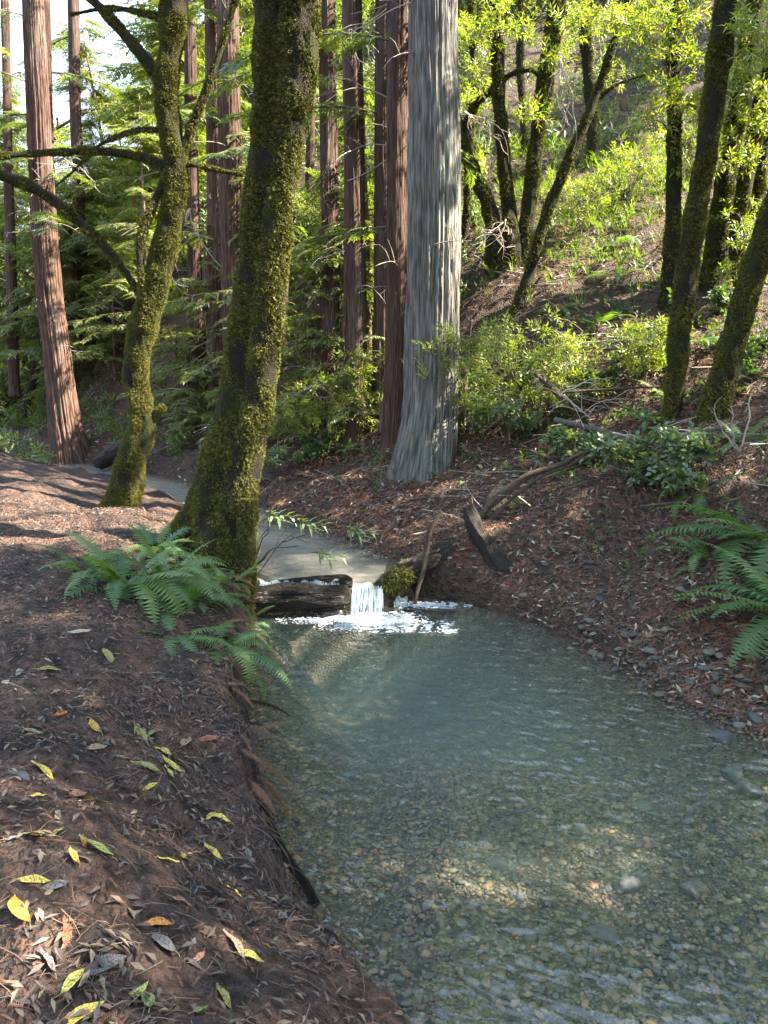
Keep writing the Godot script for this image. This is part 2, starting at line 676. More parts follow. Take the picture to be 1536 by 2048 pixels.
# ---------------------------------------------------------------- water
func ripple(x: float, d: float) -> float:
	var r := Vector2(x - .05, d - 7.35).length()
	var k := .0022 * sin(r * 38.0 + nz.get_noise_2d(x * 2.0, d * 2.0) * 5.0) * exp(-r * .7)
	k += .0060 * nz.get_noise_2d(x * 3.5 + 5.0, d * 8.0)
	k += .0052 * nz.get_noise_2d(x * 9.0 + 25.0, d * 17.0)
	k += .0022 * nz.get_noise_2d(x * 22.0, d * 30.0 + 8.0)
	return k * lerpf(.3, 1.0, sm(2.8, 5.0, d))

func water_sheet(called: String, d0: float, d1: float, st: float, y: float, cols: int, label: String) -> void:
	var pos := PackedVector3Array()
	var rows := 0
	var d := d0
	while d < d1:
		var a := x_left(d) - .12
		var b := x_right(d) + .12
		if y > .1:
			b = lerpf(.0, b, sm(7.85, 8.4, d))
		for c in cols:
			var x := lerpf(a, b, float(c) / (cols - 1))
			var h := y
			if y > .1:
				h += .007 * nz.get_noise_2d(x * 3.0, d * 5.0) + .004 * nz.get_noise_2d(x * 9.0, d * 13.0) + .0015 * nz.get_noise_2d(x * 24.0, d * 30.0)
			else:
				h += ripple(x, d)
			pos.append(Vector3(x, h, -d))
		rows += 1
		d += st if d < 13.0 else st * 4.0
	var o := put(called, to_mesh(sheet(pos, rows, cols), M.water), self)
	tag(o, label, "", "", "structure")

func build_water() -> void:
	water_sheet("pool_water", -3.0, 8.4, .02, POOL, 230, "clear to milky turquoise creek pool")
	water_sheet("creek_water", 7.64, 40.0, .04, UPPER, 70, "pale upper creek above the log dam")
	# fine silt hanging in the water, thickest to look through where the pool is deep
	var fog := FogVolume.new()
	fog.name = "silt_in_pool_water"
	fog.shape = RenderingServer.FOG_VOLUME_SHAPE_BOX
	fog.size = Vector3(9, 1.1, 12.0)
	fog.position = Vector3(.8, -.56, -1.55)
	var fm := FogMaterial.new()
	fm.albedo = Color(.7, .84, .77)
	fm.density = .24
	fog.material = fm
	fog.set_meta("kind", "structure")
	fog.set_meta("label", "milky silt suspended in the pool water")
	add_child(fog)
	var up := FogVolume.new()
	up.name = "silt_in_creek_water"
	up.shape = RenderingServer.FOG_VOLUME_SHAPE_BOX
	up.size = Vector3(11, .27, 12.0)
	up.position = Vector3(-5.0, .155, -14.4)
	var um := FogMaterial.new()
	um.albedo = Color(.92, .89, .82)
	um.density = 2.4
	up.material = um
	var lip := FogVolume.new()
	lip.name = "silt_above_the_dam"
	lip.shape = RenderingServer.FOG_VOLUME_SHAPE_BOX
	lip.size = Vector3(2.3, .2, .68)
	lip.position = Vector3(-1.13, .19, -8.05)
	lip.material = um
	lip.set_meta("kind", "structure")
	lip.set_meta("label", "pale silt in the water just above the dam")
	add_child(lip)
	up.set_meta("kind", "structure")
	up.set_meta("label", "pale silt suspended in the upper creek")
	add_child(up)

# ---------------------------------------------------------------- tubes: trunks, limbs, logs
func spline(pts: Array, step: float) -> Array:
	var out := []
	var n := pts.size()
	for i in n - 1:
		var a: Vector4 = pts[maxi(i - 1, 0)]
		var b: Vector4 = pts[i]
		var c: Vector4 = pts[i + 1]
		var d: Vector4 = pts[mini(i + 2, n - 1)]
		var A := Vector3(a.x, a.y, a.z)
		var B := Vector3(b.x, b.y, b.z)
		var C := Vector3(c.x, c.y, c.z)
		var D := Vector3(d.x, d.y, d.z)
		if i == 0:
			A = B * 2.0 - C
		if i == n - 2:
			D = C * 2.0 - B
		var k := maxi(1, int(ceil(B.distance_to(C) / step)))
		for j in k:
			var t := float(j) / k
			var p := B.cubic_interpolate(C, A, D, t)
			out.append(Vector4(p.x, p.y, p.z, lerpf(b.w, c.w, t)))
	out.append(pts[n - 1])
	return out

# style: moss, redwood, greywood, log
func tube(pts: Array, sides: int, step: float, style: String, salt: float, origin := Vector3.ZERO) -> Dictionary:
	var ring := spline(pts, step)
	var rows := ring.size()
	var pos := PackedVector3Array()
	var uvs := PackedVector2Array()
	var cl := PackedColorArray()
	var prev := Vector3.RIGHT
	var along := 0.0
	var cols := sides + 1
	for r in rows + 2:
		var i := clampi(r - 1, 0, rows - 1)
		var c4: Vector4 = ring[i]
		var c := Vector3(c4.x, c4.y, c4.z)
		var n4: Vector4 = ring[mini(i + 1, rows - 1)]
		var p4: Vector4 = ring[maxi(i - 1, 0)]
		var tan_ := Vector3(n4.x - p4.x, n4.y - p4.y, n4.z - p4.z).normalized()
		if r > 1 and r <= rows:
			along += c.distance_to(Vector3(p4.x, p4.y, p4.z))
		var side := (prev - tan_ * prev.dot(tan_)).normalized()
		prev = side
		var up := tan_.cross(side)
		var rad := c4.w
		for k in cols:
			var a := TAU * (k % sides) / sides
			var dir := side * cos(a) + up * sin(a)
			var q := 1.0
			var col := Color.WHITE
			if style == "redwood" or style == "greywood":
				var w := nz.get_noise_3d(cos(a) * 1.2 + salt, along * .16, sin(a) * 1.2) * 1.3
				var ridge := absf(sin(a * 9.0 + w * 2.2 + salt)) * .55 + absf(sin(a * 15.0 - w * 3.0)) * .45
				var f := nz.get_noise_3d(cos(a) * 7.0 + salt, along * .45, sin(a) * 7.0)
				var f2 := nz.get_noise_3d(cos(a) * 15.0 + salt, along * 2.4, sin(a) * 15.0)
				q = .91 + .15 * ridge + .035 * f + .03 * f2
				var h := clampf(f * .5 + f2 * .4 + .5, 0, 1)
				var m := nz.get_noise_3d(c.x + dir.x * .4 + salt, c.y * .35, c.z + dir.z * .4) * .5 + .5
				if style == "redwood":
					col = Color(.085, .052, .042).lerp(Color(.155, .094, .074), h).lerp(Color(.19, .16, .14), .55 * sm(.5, .85, m))
				else:
					col = Color(.115, .112, .105).lerp(Color(.22, .22, .205), h).lerp(Color(.19, .23, .19), .5 * sm(.4, .8, m))
			elif style == "moss":
				var p := c + dir * rad
				var f := nz.get_noise_3d(p.x * 3.0 + salt, p.y * 2.0, p.z * 3.0)
				var f2 := nz.get_noise_3d(p.x * 9.0 + salt, p.y * 6.0, p.z * 9.0)
				var f3 := nz.get_noise_3d(p.x * 26.0 + salt, p.y * 18.0, p.z * 26.0)
				q = 1.0 + .10 * f + .07 * f2 + .045 * f3
				var mo := sm(-.15, .35, f * .7 + f2 * .5 + f3 * .2)
				col = Color(.036, .028, .022).lerp(Color(.055, .055, .018).lerp(Color(.04, .05, .014), f3 * .5 + .5), mo)
			else:
				var f := nz.get_noise_3d(cos(a) * 1.6 + salt, along * 2.2, sin(a) * 1.6)
				var f2 := nz.get_noise_3d(cos(a) * 5.0 + salt, along * 2.0, sin(a) * 5.0)
				var f3 := nz.get_noise_3d(cos(a) * 9.0 + salt, along * 8.0, sin(a) * 9.0)
				q = 1.0 + .2 * f + .14 * f2 + .05 * f3
			if r == 0 or r == rows + 1:
				q *= .02
			pos.append(c + dir * rad * q - origin)
			uvs.append(Vector2(2.0 * k / sides, along))
			cl.append(col)
	var a2 := sheet(pos, rows + 2, cols, uvs, cl)
	var nn: PackedVector3Array = a2[Mesh.ARRAY_NORMAL]
	# close the seam of the normals and point them outwards
	for r in rows + 2:
		var i := clampi(r - 1, 0, rows - 1)
		var ce := Vector3(ring[i].x, ring[i].y, ring[i].z) - origin
		var j0 := r * cols
		var j1 := r * cols + cols - 1
		var m := nn[j0] + nn[j1]
		nn[j0] = m.normalized()
		nn[j1] = m.normalized()
		for k in cols:
			var o := pos[j0 + k] - ce
			if nn[j0 + k].length() < .5:
				nn[j0 + k] = o.normalized()
			elif nn[j0 + k].dot(o) < 0:
				nn[j0 + k] = -nn[j0 + k]
	a2[Mesh.ARRAY_NORMAL] = nn
	return {"arrays": a2, "pos": pos, "nrm": nn, "ring": ring, "cols": cols}

func moss_coat(t: Dictionary, n: int, parent: Node, size := 1.0) -> void:
	var xfs: Array[Transform3D] = []
	var tn := PackedColorArray()
	var pos: PackedVector3Array = t.pos
	var nrm: PackedVector3Array = t.nrm
	var cols: int = t.cols
	for i in n:
		var k := rng.randi() % (pos.size() - cols - 1)
		var p := pos[k] + (pos[k + 1] - pos[k]) * rng.randf() + (pos[k + cols] - pos[k]) * rng.randf()
		if p.distance_to(pos[k]) > .2:
			continue
		var patch := nz.get_noise_3d(p.x * 4.0, p.y * 2.5, p.z * 4.0)
		if patch + rf(-.35, .35) < -.48:
			continue
		var dir := (nrm[k] + Vector3(0, -.45, 0) + any_dir() * .6).normalized()
		xfs.append(Transform3D(aim(dir, any_dir(), size * rf(.35, 1.0) * (1.0 + patch)), p))
		tn.append(tint(Color(.085, .092, .018) if rng.randf() < .6 else Color(.12, .105, .026), .45))
	scatter("moss", shapes["tuft%d" % (rng.randi() % 2)], xfs, tn, parent)

# foliage collected for one tree, then laid out as one part
class Leaves:
	var xfs: Array[Transform3D] = []
	var tn := PackedColorArray()

func leafy(acc: Leaves, c: Vector3, r: Vector3, n: int, col: Color, s := 1.0) -> void:
	for i in n:
		var o := any_dir() * pow(rng.randf(), .5)
		var dir := (o + Vector3(0, .25, 0) + any_dir() * .6).normalized()
		acc.xfs.append(Transform3D(aim(dir, (Vector3.UP + any_dir() * .4).normalized(), s * rf(.7, 1.3)), c + o * r))
		acc.tn.append(tint(col, .3))

func bough(acc: Leaves, a: Vector3, dir: Vector3, length: float, sag: float, col: Color, dense := 1.0, s := 1.0) -> Array:
	var pts := []
	var h := Vector3(dir.x, 0, dir.z).normalized()
	var side := Vector3(-h.z, 0, h.x)
	var wob := rf(-.15, .15)
	var k := maxi(4, int(length / .12 * dense))
	for i in k:
		var t := (i + rng.randf()) / k
		if t < .12:
			continue
		var p := a + dir * length * t + Vector3.DOWN * sag * length * t * t + side * wob * length * t * t
		for sgn in [-1.0, 1.0]:
			var d: Vector3 = (h * rf(.3, 1.0) + side * sgn * rf(.5, 1.0) + Vector3.DOWN * rf(.0, .45)).normalized()
			acc.xfs.append(Transform3D(aim(d, (Vector3.UP + any_dir() * .35).normalized(), s * rf(.6, 1.25)), p))
			acc.tn.append(tint(col, .3))
	for i in 6:
		var t := i / 5.0
		var p := a + dir * length * t + Vector3.DOWN * sag * length * t * t + side * wob * length * t * t
		pts.append(Vector4(p.x, p.y, p.z, lerpf(.008 + length * .005, .004, t)))
	return pts

func bare(pts: Array, called: String, parent: Node, sides := 5, step := .3, m: Material = null, col := Color(.1, .075, .055)) -> void:
	var t := tube(pts, sides, step, "log", rf(0, 50))
	var cl: PackedColorArray = t.arrays[Mesh.ARRAY_COLOR]
	cl.fill(col)
	t.arrays[Mesh.ARRAY_COLOR] = cl
	put(called, to_mesh(t.arrays, m if m else M.twig), parent)

const BAY := Color(.2, .24, .06)
const REDWOOD_GREEN := Color(.15, .19, .08)

func build_trees() -> void:
	rng.seed = 77
	var salt := 1.0
	for td in tree_data():
		var style: String = td[2]
		var first: Vector4 = td[3][0][1][0]
		var base := Vector3(first.x, 0, first.z)
		base.y = height(base.x, -base.z)
		var group := "redwoods beyond the creek" if style != "moss" else "mossy bay trees"
		var o := thing(td[0], td[1], "tree", base, group)
		var top := Vector4.ZERO
		for st in td[3]:
			var pts: Array = st[1]
			salt += 3.7
			var p0: Vector4 = pts[0]
			if st[0] == "trunk":
				pts.push_front(Vector4(p0.x, p0.y - .5, p0.z, p0.w * 1.15))
			var wide := 0.0
			for p in pts:
				wide = maxf(wide, p.w)
			var near: bool = p0.z > -11.0
			var sides := clampi(int(wide * 240.0), 8, 72) if style == "moss" else clampi(int(wide * 170.0), 24, 110)
			var step := clampf(wide * .16, .03, .12) if near else clampf(wide * .4, .06, .2)
			if style == "redwood" and not near:
				step = .1
			var t := tube(pts, sides, step, style, salt, base)
			put(st[0], to_mesh(t.arrays, M.moss_bark if style == "moss" else M.bark), o)
			if style == "moss":
				var n := int(210000.0 * wide * (1.0 if near else .3) * pts.size() / 12.0)
				if st[0] != "trunk":
					n = int(n * .6)
				moss_coat(t, n, o, .95 if near else 1.3)
			if pts[pts.size() - 1].y > top.y:
				top = pts[pts.size() - 1]
		# crown
		var acc := Leaves.new()
		var wood := Loose.new()
		if style == "moss":
			if top.y > 3.0:
				for i in 3:
					var c := Vector3(top.x, top.y, top.z) + Vector3(rf(-1.8, 1.8), rf(-.4, 2.2), rf(-1.6, 1.6))
					bare([Vector4(top.x, top.y - .2, top.z, .05), Vector4((top.x + c.x) * .5, (top.y + c.y) * .5 + .15, (top.z + c.z) * .5, .03), Vector4(c.x, c.y, c.z, .01)].map(func(v): return v - Vector4(base.x, base.y, base.z, 0)), "limb", o)
					leafy(acc, c - base, Vector3(.6, .4, .6), 15, BAY)
			for cp in td[4]:
				var c := Vector3(cp.x, cp.y, cp.z)
				var from := Vector4.ZERO
				var best := 99.0
				for st in td[3]:
					for q in spline(st[1], .3):
						var dq := c.distance_to(Vector3(q.x, q.y, q.z)) + .8 * maxf(0, q.y - c.y)
						if dq < best:
							best = dq
							from = q
				var a := Vector3(from.x, from.y, from.z)
				var mid := a.lerp(c, .5) + Vector3(0, .12, 0)
				bare([Vector4(a.x, a.y, a.z, .018), Vector4(mid.x, mid.y, mid.z, .011), Vector4(c.x, c.y, c.z, .004)].map(func(v): return v - Vector4(base.x, base.y, base.z, 0)), "limb", o)
				leafy(acc, c - base, Vector3(cp.w, cp.w * .6, cp.w), int(26.0 * cp.w / .4), Color(.245, .275, .075))
				leafy(acc, mid - base, Vector3(.2, .12, .2), 5, Color(.18, .25, .04))
			scatter("crown", shapes["bay%d" % (rng.randi() % 3)], acc.xfs, acc.tn, o)
		else:
			var trunk: Array = td[3][0][1]
			var line := spline(trunk, .35)
			var count := 0
			for q in line:
				if q.y < base.y + 3.2 or rng.randf() < (.55 if q.y < 9.0 else (.5 if q.z > -13.5 else .85)):
					continue
				if style == "greywood" and q.y < 8.6:
					continue
				if style == "redwood" and q.y < 7.0 and rng.randf() < .62:
					continue
				var a := rf(0, TAU)
				var dir := Vector3(cos(a), rf(-.1, .2), sin(a)).normalized()
				var ln := rf(1.2, 2.6)
				var bp := bough(acc, Vector3(q.x, q.y, q.z) - base, dir, ln, rf(.15, .4), REDWOOD_GREEN, 1.0, 1.15)
				bare(bp, "branch", o)
				count += 1
			scatter("crown", shapes["spray%d" % (rng.randi() % 3)], acc.xfs, acc.tn, o)
			for i in (5 if style == "greywood" else 14):
				var q: Vector4 = line[rng.randi_range(2, mini(line.size() - 1, 28))]
				dead_twig(o, Vector3(q.x, q.y, q.z) - base, rf(.4, 1.3))

func dead_twig(o: Node, a: Vector3, reach: float) -> void:
	var ang := rf(0, TAU)
	var go := Vector3(cos(ang), rf(-.35, .3), sin(ang)) * reach
	var bow := any_dir() * reach * .15
	var pts := []
	for k in 6:
		var t := k / 5.0
		var p := a + go * t + bow * sin(t * PI) + Vector3(0, -.25 * reach * t * t, 0)
		pts.append(Vector4(p.x, p.y, p.z, lerpf(.010, .003, t)))
	var c := tint(Color(.27, .23, .19), .35)
	bare(pts, "dead_twig", o, 4, .12, null, c)
	for j in 2:
		var e: Vector4 = pts[rng.randi_range(2, 4)]
		var d2 := (go.normalized() + any_dir() * .8) * reach * rf(.2, .4)
		bare([Vector4(e.x, e.y, e.z, .005), Vector4(e.x + d2.x * .5, e.y + d2.y * .5 + .02, e.z + d2.z * .5, .004), Vector4(e.x + d2.x, e.y + d2.y - .04, e.z + d2.z, .002)], "dead_twig", o, 3, .15, null, c)

func build_logs() -> void:
	rng.seed = 88
	var salt := 200.0
	for l in log_data():
		salt += 5.3
		var pts: Array = l[3]
		var wide := 0.0
		for p in pts:
			wide = maxf(wide, p.w)
		var t := tube(pts, clampi(int(wide * 300.0), 8, 36), clampf(wide * .3, .015, .06), "log", salt, Vector3.ZERO)
		var o := thing(l[0], l[1], "log" if wide > .06 else "branch", Vector3.ZERO, "fallen wood by the creek")
		put("stem", to_mesh(t.arrays, M["log_" + l[2]]), o)
		if l[1].begins_with("mossy"):
			moss_coat(t, 2600, o, 2.4)

# ---------------------------------------------------------------- falls and foam
func build_falls() -> void:
	rng.seed = 99
	# each fall: left x, right x, lip y, depth of the lip, foot y, reach
	var falls := [[-.31, -.02, .27, 7.56, .0, .24, "white tongue of water dropping through the gap in the dam", 90], [-1.25, -.45, .30, 7.58, .17, .06, "thin curtain of water spilling over the upper log", 110], [.12, .24, .07, 7.82, .0, .14, "small trickle of white water beside the standing stick", 26]]
	for f in falls:
		var o := thing("waterfall", f[6], "waterfall", Vector3(0, 0, -f[3]), "falls over the log dam")
		# a clear sheet with folds, and white strands running down it
		var cols := 40
		var rows := 18
		var pos := PackedVector3Array()
		for r in rows:
			var t := float(r) / (rows - 1)
			for c in cols:
				var u := float(c) / (cols - 1)
				var x := lerpf(f[0], f[1], u)
				var fold := .012 * nz.get_noise_2d(x * 30.0, t * 1.5) + .006 * nz.get_noise_2d(x * 80.0, t * 3.0)
				pos.append(Vector3(x, lerpf(f[2] + .03 * nz.get_noise_2d(x * 9.0, 4.0), f[4], pow(t, 1.4)), f[5] * sqrt(t) + fold))
		put("water_sheet", to_mesh(sheet(pos, rows, cols), M.fall), o)
		var g := Loose.new()
		for i in int(f[7]):
			var x := rf(f[0], f[1])
			if nz.get_noise_2d(x * 14.0, 7.0) < -.25:
				continue
			var t0 := rf(.0, .45)
			var t1 := rf(.6, 1.0)
			var w := rf(.0008, .0035)
			var zz := rf(.004, .016)
			var last := Vector3.ZERO
			var sl := rf(-.02, .02)
			for k in 7:
				var t := lerpf(t0, t1, k / 6.0)
				var p := Vector3(x + sl * t + .004 * nz.get_noise_2d(x * 50.0, t * 6.0), lerpf(f[2], f[4], pow(t, 1.4)), f[5] * sqrt(t) + zz)
				if k > 0:
					g.tri(last - Vector3(w, 0, 0), last + Vector3(w, 0, 0), p + Vector3(w, 0, 0), Vector3.BACK)
					g.tri(last - Vector3(w, 0, 0), p + Vector3(w, 0, 0), p - Vector3(w, 0, 0), Vector3.BACK)
				last = p
		var s := put("white_strand", loose_mesh(g, M.foam), o)
		s.set_meta("kind", "stuff")
	# foam: flecks and bubbles in streaks that spread from the foot of the fall
	var xfs: Array[Transform3D] = []
	var tn := PackedColorArray()
	for i in 5000:
		var c := Vector2(-.1, 7.25)
		var spread := Vector2(.42, .30)
		var pick := rng.randf()
		if pick > .93:
			c = Vector2(.45, 7.72)
			spread = Vector2(.28, .07)
		elif pick > .86:
			c = Vector2(-.72, 7.22)
			spread = Vector2(.3, .05)
		var a := rf(0, TAU)
		var r := sqrt(-2.0 * log(maxf(rng.randf(), 1e-4))) * .55
		var x := c.x + cos(a) * r * spread.x
		var d := c.y + sin(a) * r * spread.y - .1 * absf(cos(a))
		var streak := nz.get_noise_2d(x * 5.0 + 80.0, d * 16.0) + .5 * nz.get_noise_2d(x * 14.0, d * 30.0)
		if streak < lerpf(-.35, .35, clampf(r / 1.3, 0, 1)):
			continue
		if d > 7.46 and x < .05:
			continue
		var sz := rf(.0025, .007) * (1.0 if rng.randf() < .92 else 1.8)
		xfs.append(Transform3D(Basis.from_scale(Vector3(sz * rf(.8, 1.5), sz * .4, sz)), Vector3(x, ripple(x, d) + .003, -d)))
		tn.append(Color.WHITE)
	for i in 110:
		var x := rf(-1.1, 1.0)
		var d := rf(5.6, 7.4)
		var sz := rf(.003, .006)
		xfs.append(Transform3D(Basis.from_scale(Vector3(sz, sz * .6, sz)), Vector3(x, ripple(x, d) + .002, -d)))
		tn.append(Color.WHITE)
	var sp := SphereMesh.new()
	sp.radius = 1.0
	sp.height = 2.0
	sp.radial_segments = 8
	sp.rings = 4
	sp.material = M.foam
	var skin := Loose.new()
	var st := .011
	for j in 4:
		var c: Vector2 = [Vector2(-.13, 7.2), Vector2(.42, 7.72), Vector2(-.68, 7.2), Vector2(.1, 7.0)][j]
		var rad: Vector2 = [Vector2(.5, .27), Vector2(.42, .1), Vector2(.32, .07), Vector2(.5, .16)][j]
		var fill: float = [1.0, .75, .6, .25][j]
		for iy in int(rad.y * 2.4 / st):
			for ix in int(rad.x * 2.4 / st):
				var x := c.x - rad.x * 1.2 + ix * st
				var d := c.y - rad.y * 1.2 + iy * st
				var r := Vector2((x - c.x) / rad.x, (d - c.y) / rad.y).length()
				var swirl := nz.get_noise_2d(x * 6.0 + 80.0, d * 17.0 + 3.0 * nz.get_noise_2d(x * 3.0, d * 3.0)) + .6 * nz.get_noise_2d(x * 19.0, d * 34.0)
				if fill * (1.0 - r) + .55 * swirl < .12 or (d > 7.5 and x < .1):
					continue
				var p := [Vector2(x, d), Vector2(x + st, d), Vector2(x, d + st), Vector2(x + st, d + st)].map(func(q): return Vector3(q.x, ripple(q.x, q.y) + .004 + .006 * (1.0 + nz.get_noise_2d(q.x * 25.0, q.y * 40.0)), -q.y))
				skin.tri(p[0], p[2], p[1], Vector3.UP)
				skin.tri(p[1], p[2], p[3], Vector3.UP)
	var fs := put("foam_skin", loose_mesh(skin, M.foam), self)
	tag(fs, "lacy white foam where the fall meets the pool", "", "", "stuff")
	scatter("foam", sp, xfs, tn, self, "white foam drifting from the foot of the fall")

# ---------------------------------------------------------------- ferns, shrubs, saplings, stones
func fern(called: String, label: String, at: Vector3, size: float, n: int, hang := 0.0, lean := Vector3.ZERO) -> void:
	var o := thing(called, label, "fern", at, "sword ferns on the banks")
	for i in n:
		var a := TAU * i / n + rf(-.25, .25)
		var out := (Vector3(cos(a), 0, sin(a)) + lean).normalized()
		var tilt := rf(-.75, .12) - hang
		var k := rng.randi() % 5
		var b := aim(out, Vector3.UP) * Basis(Vector3.RIGHT, -tilt) * Basis(Vector3.BACK, rf(-.3, .3))
		var s := size * rf(.7, 1.1)
		put("frond", shapes["fern_tint%d_%d" % [k, rng.randi() % 2]], o, Transform3D(b.scaled(Vector3(s, s, s)), Vector3(cos(a), 0, sin(a)) * .03))

func build_plants() -> void:
	rng.seed = 123
	for k in 5:
		for j in 2:
			shapes["fern_tint%d_%d" % [k, j]] = frond_shape([.3, .6, .9, 1.25, .45][k], k + 1 + j * 9, M.leaf, [Color(.1, .2, .08), Color(.15, .25, .085)][j])
	for k in 3:
		shapes["dead_frond%d" % k] = frond_shape([.25, 1.2, .9][k], 40 + k, M.litter, Color(.1, .058, .036))
	rng.seed = 124
	for sd in spot_data():
		var kind: String = sd[0]
		var at := on_ground(sd[1], sd[2])
		var size: float = sd[3]
		var label: String = sd[4]
		if kind == "fern_big":
			fern("sword_fern", label, at, size, 24, .2 if at.x > 0 else 0.0, Vector3(-.35 if at.x > 0 else .3, 0, .3))
		elif kind == "fern_hang":
			fern("sword_fern", label, at, size, 15, .35, Vector3(.5, 0, .3))
		elif kind == "fern_mid":
			fern("sword_fern", label, at, size, 12)
		elif kind == "stone":
			var a := stone_shape(rng.randi() % 500, 14, 9, .3, M.stone, tint([Color(.1, .097, .092), Color(.13, .115, .088), Color(.085, .09, .096)][rng.randi() % 3], .25))
			var o := put("stone", a, self, Transform3D(Basis(Vector3.UP, rf(0, TAU)) * Basis(Vector3.RIGHT, rf(-.2, .2)) * Basis.from_scale(Vector3.ONE * size * .62), at + Vector3(0, size * .12, 0)))
			tag(o, label, "stone", "larger stones of the creek")
		elif kind == "shrub_round":
			var o := thing("leafy_shrub", label, "shrub", at, "low shrubs on the slope")
			var acc := Leaves.new()
			var pale := label.contains("pale") or label.contains("bright")
			for i in 9:
				var tip := Vector3(rf(-.8, .8), rf(.35, 1.0), rf(-.7, .7)) * size
				bare([Vector4(0, -.05, 0, .008), Vector4(tip.x * .4, tip.y * .6, tip.z * .4, .006), Vector4(tip.x, tip.y, tip.z, .003)], "stem", o, 4, .2)
				leafy(acc, tip, Vector3(.25, .2, .25) * size, 16, Color(.17, .22, .13) if pale else Color(.07, .11, .05))
			scatter("foliage", shapes["round%d" % (rng.randi() % 2)], acc.xfs, acc.tn, o)
		elif kind == "sapling":
			var o := thing("bay_sapling", label, "sapling", at, "saplings under the redwoods")
			var acc := Leaves.new()
			for i in 3:
				var lean := Vector3(rf(-.5, .5), 0, rf(-.3, .5))
				var h := size * rf(.75, 1.1)
				var stem := []
				for k in 5:
					var t := k / 4.0
					stem.append(Vector4(lean.x * t * t * h, h * t - .05, lean.z * t * t * h, lerpf(.011, .004, t)))
				bare(stem, "stem", o, 5, .15, null, Color(.16, .13, .1))
				for k in 9:
					var t := rf(.3, 1.0)
					var b := Vector3(lean.x * t * t * h, h * t - .05, lean.z * t * t * h)
					var a := rf(0, TAU)
					var tip := b + Vector3(cos(a) * rf(.3, .65), rf(-.1, .25), sin(a) * rf(.3, .6)) * size * .6
					bare([Vector4(b.x, b.y, b.z, .004), Vector4((b.x + tip.x) * .5, (b.y + tip.y) * .5 + .06, (b.z + tip.z) * .5, .003), Vector4(tip.x, tip.y, tip.z, .0015)], "branch", o, 3, .2, null, Color(.2, .17, .13))
					leafy(acc, tip, Vector3(.2, .1, .2), 5, Color(.22, .26, .06), .85)
					leafy(acc, b.lerp(tip, .6), Vector3(.12, .06, .12), 2, Color(.2, .235, .06), .8)
			scatter("foliage", shapes["bay%d" % (rng.randi() % 3)], acc.xfs, acc.tn, o)
		elif kind == "redwood_sapling":
			young_redwood(label, at, size, "young redwoods beyond the creek")

func young_redwood(label: String, at: Vector3, h: float, group: String, s := 1.0) -> void:
	var o := thing("young_redwood", label, "tree", at, group)
	var acc := Leaves.new()
	var lean := Vector3(rf(-.1, .1), 0, rf(-.1, .1))
	bare([Vector4(0, -.3, 0, .012 * h), Vector4(lean.x * h * .4, h * .5, lean.z * h * .4, .008 * h), Vector4(lean.x * h, h, lean.z * h, .004)], "trunk", o, 7, .4, null, Color(.14, .09, .065))
	var n := int(16 + h * 8.0)
	for i in n:
		var t := rf(.1, .98)
		var a := rf(0, TAU)
		var ln := (h * .32 * (1.0 - t * .7) + .2) * rf(.6, 1.1)
		var bp := bough(acc, Vector3(lean.x * h * t, h * t, lean.z * h * t), Vector3(cos(a), rf(-.1, .35), sin(a)).normalized(), ln, rf(.1, .4), Color(.185, .21, .085), .8, s)
		bare(bp, "branch", o, 4, .5)
	scatter("foliage", shapes["spray%d" % (rng.randi() % 3)], acc.xfs, acc.tn, o)
	if s < 1.5:
		for i in 9:
			dead_twig(o, Vector3(0, h * rf(.05, .6), 0), rf(.4, 1.1))

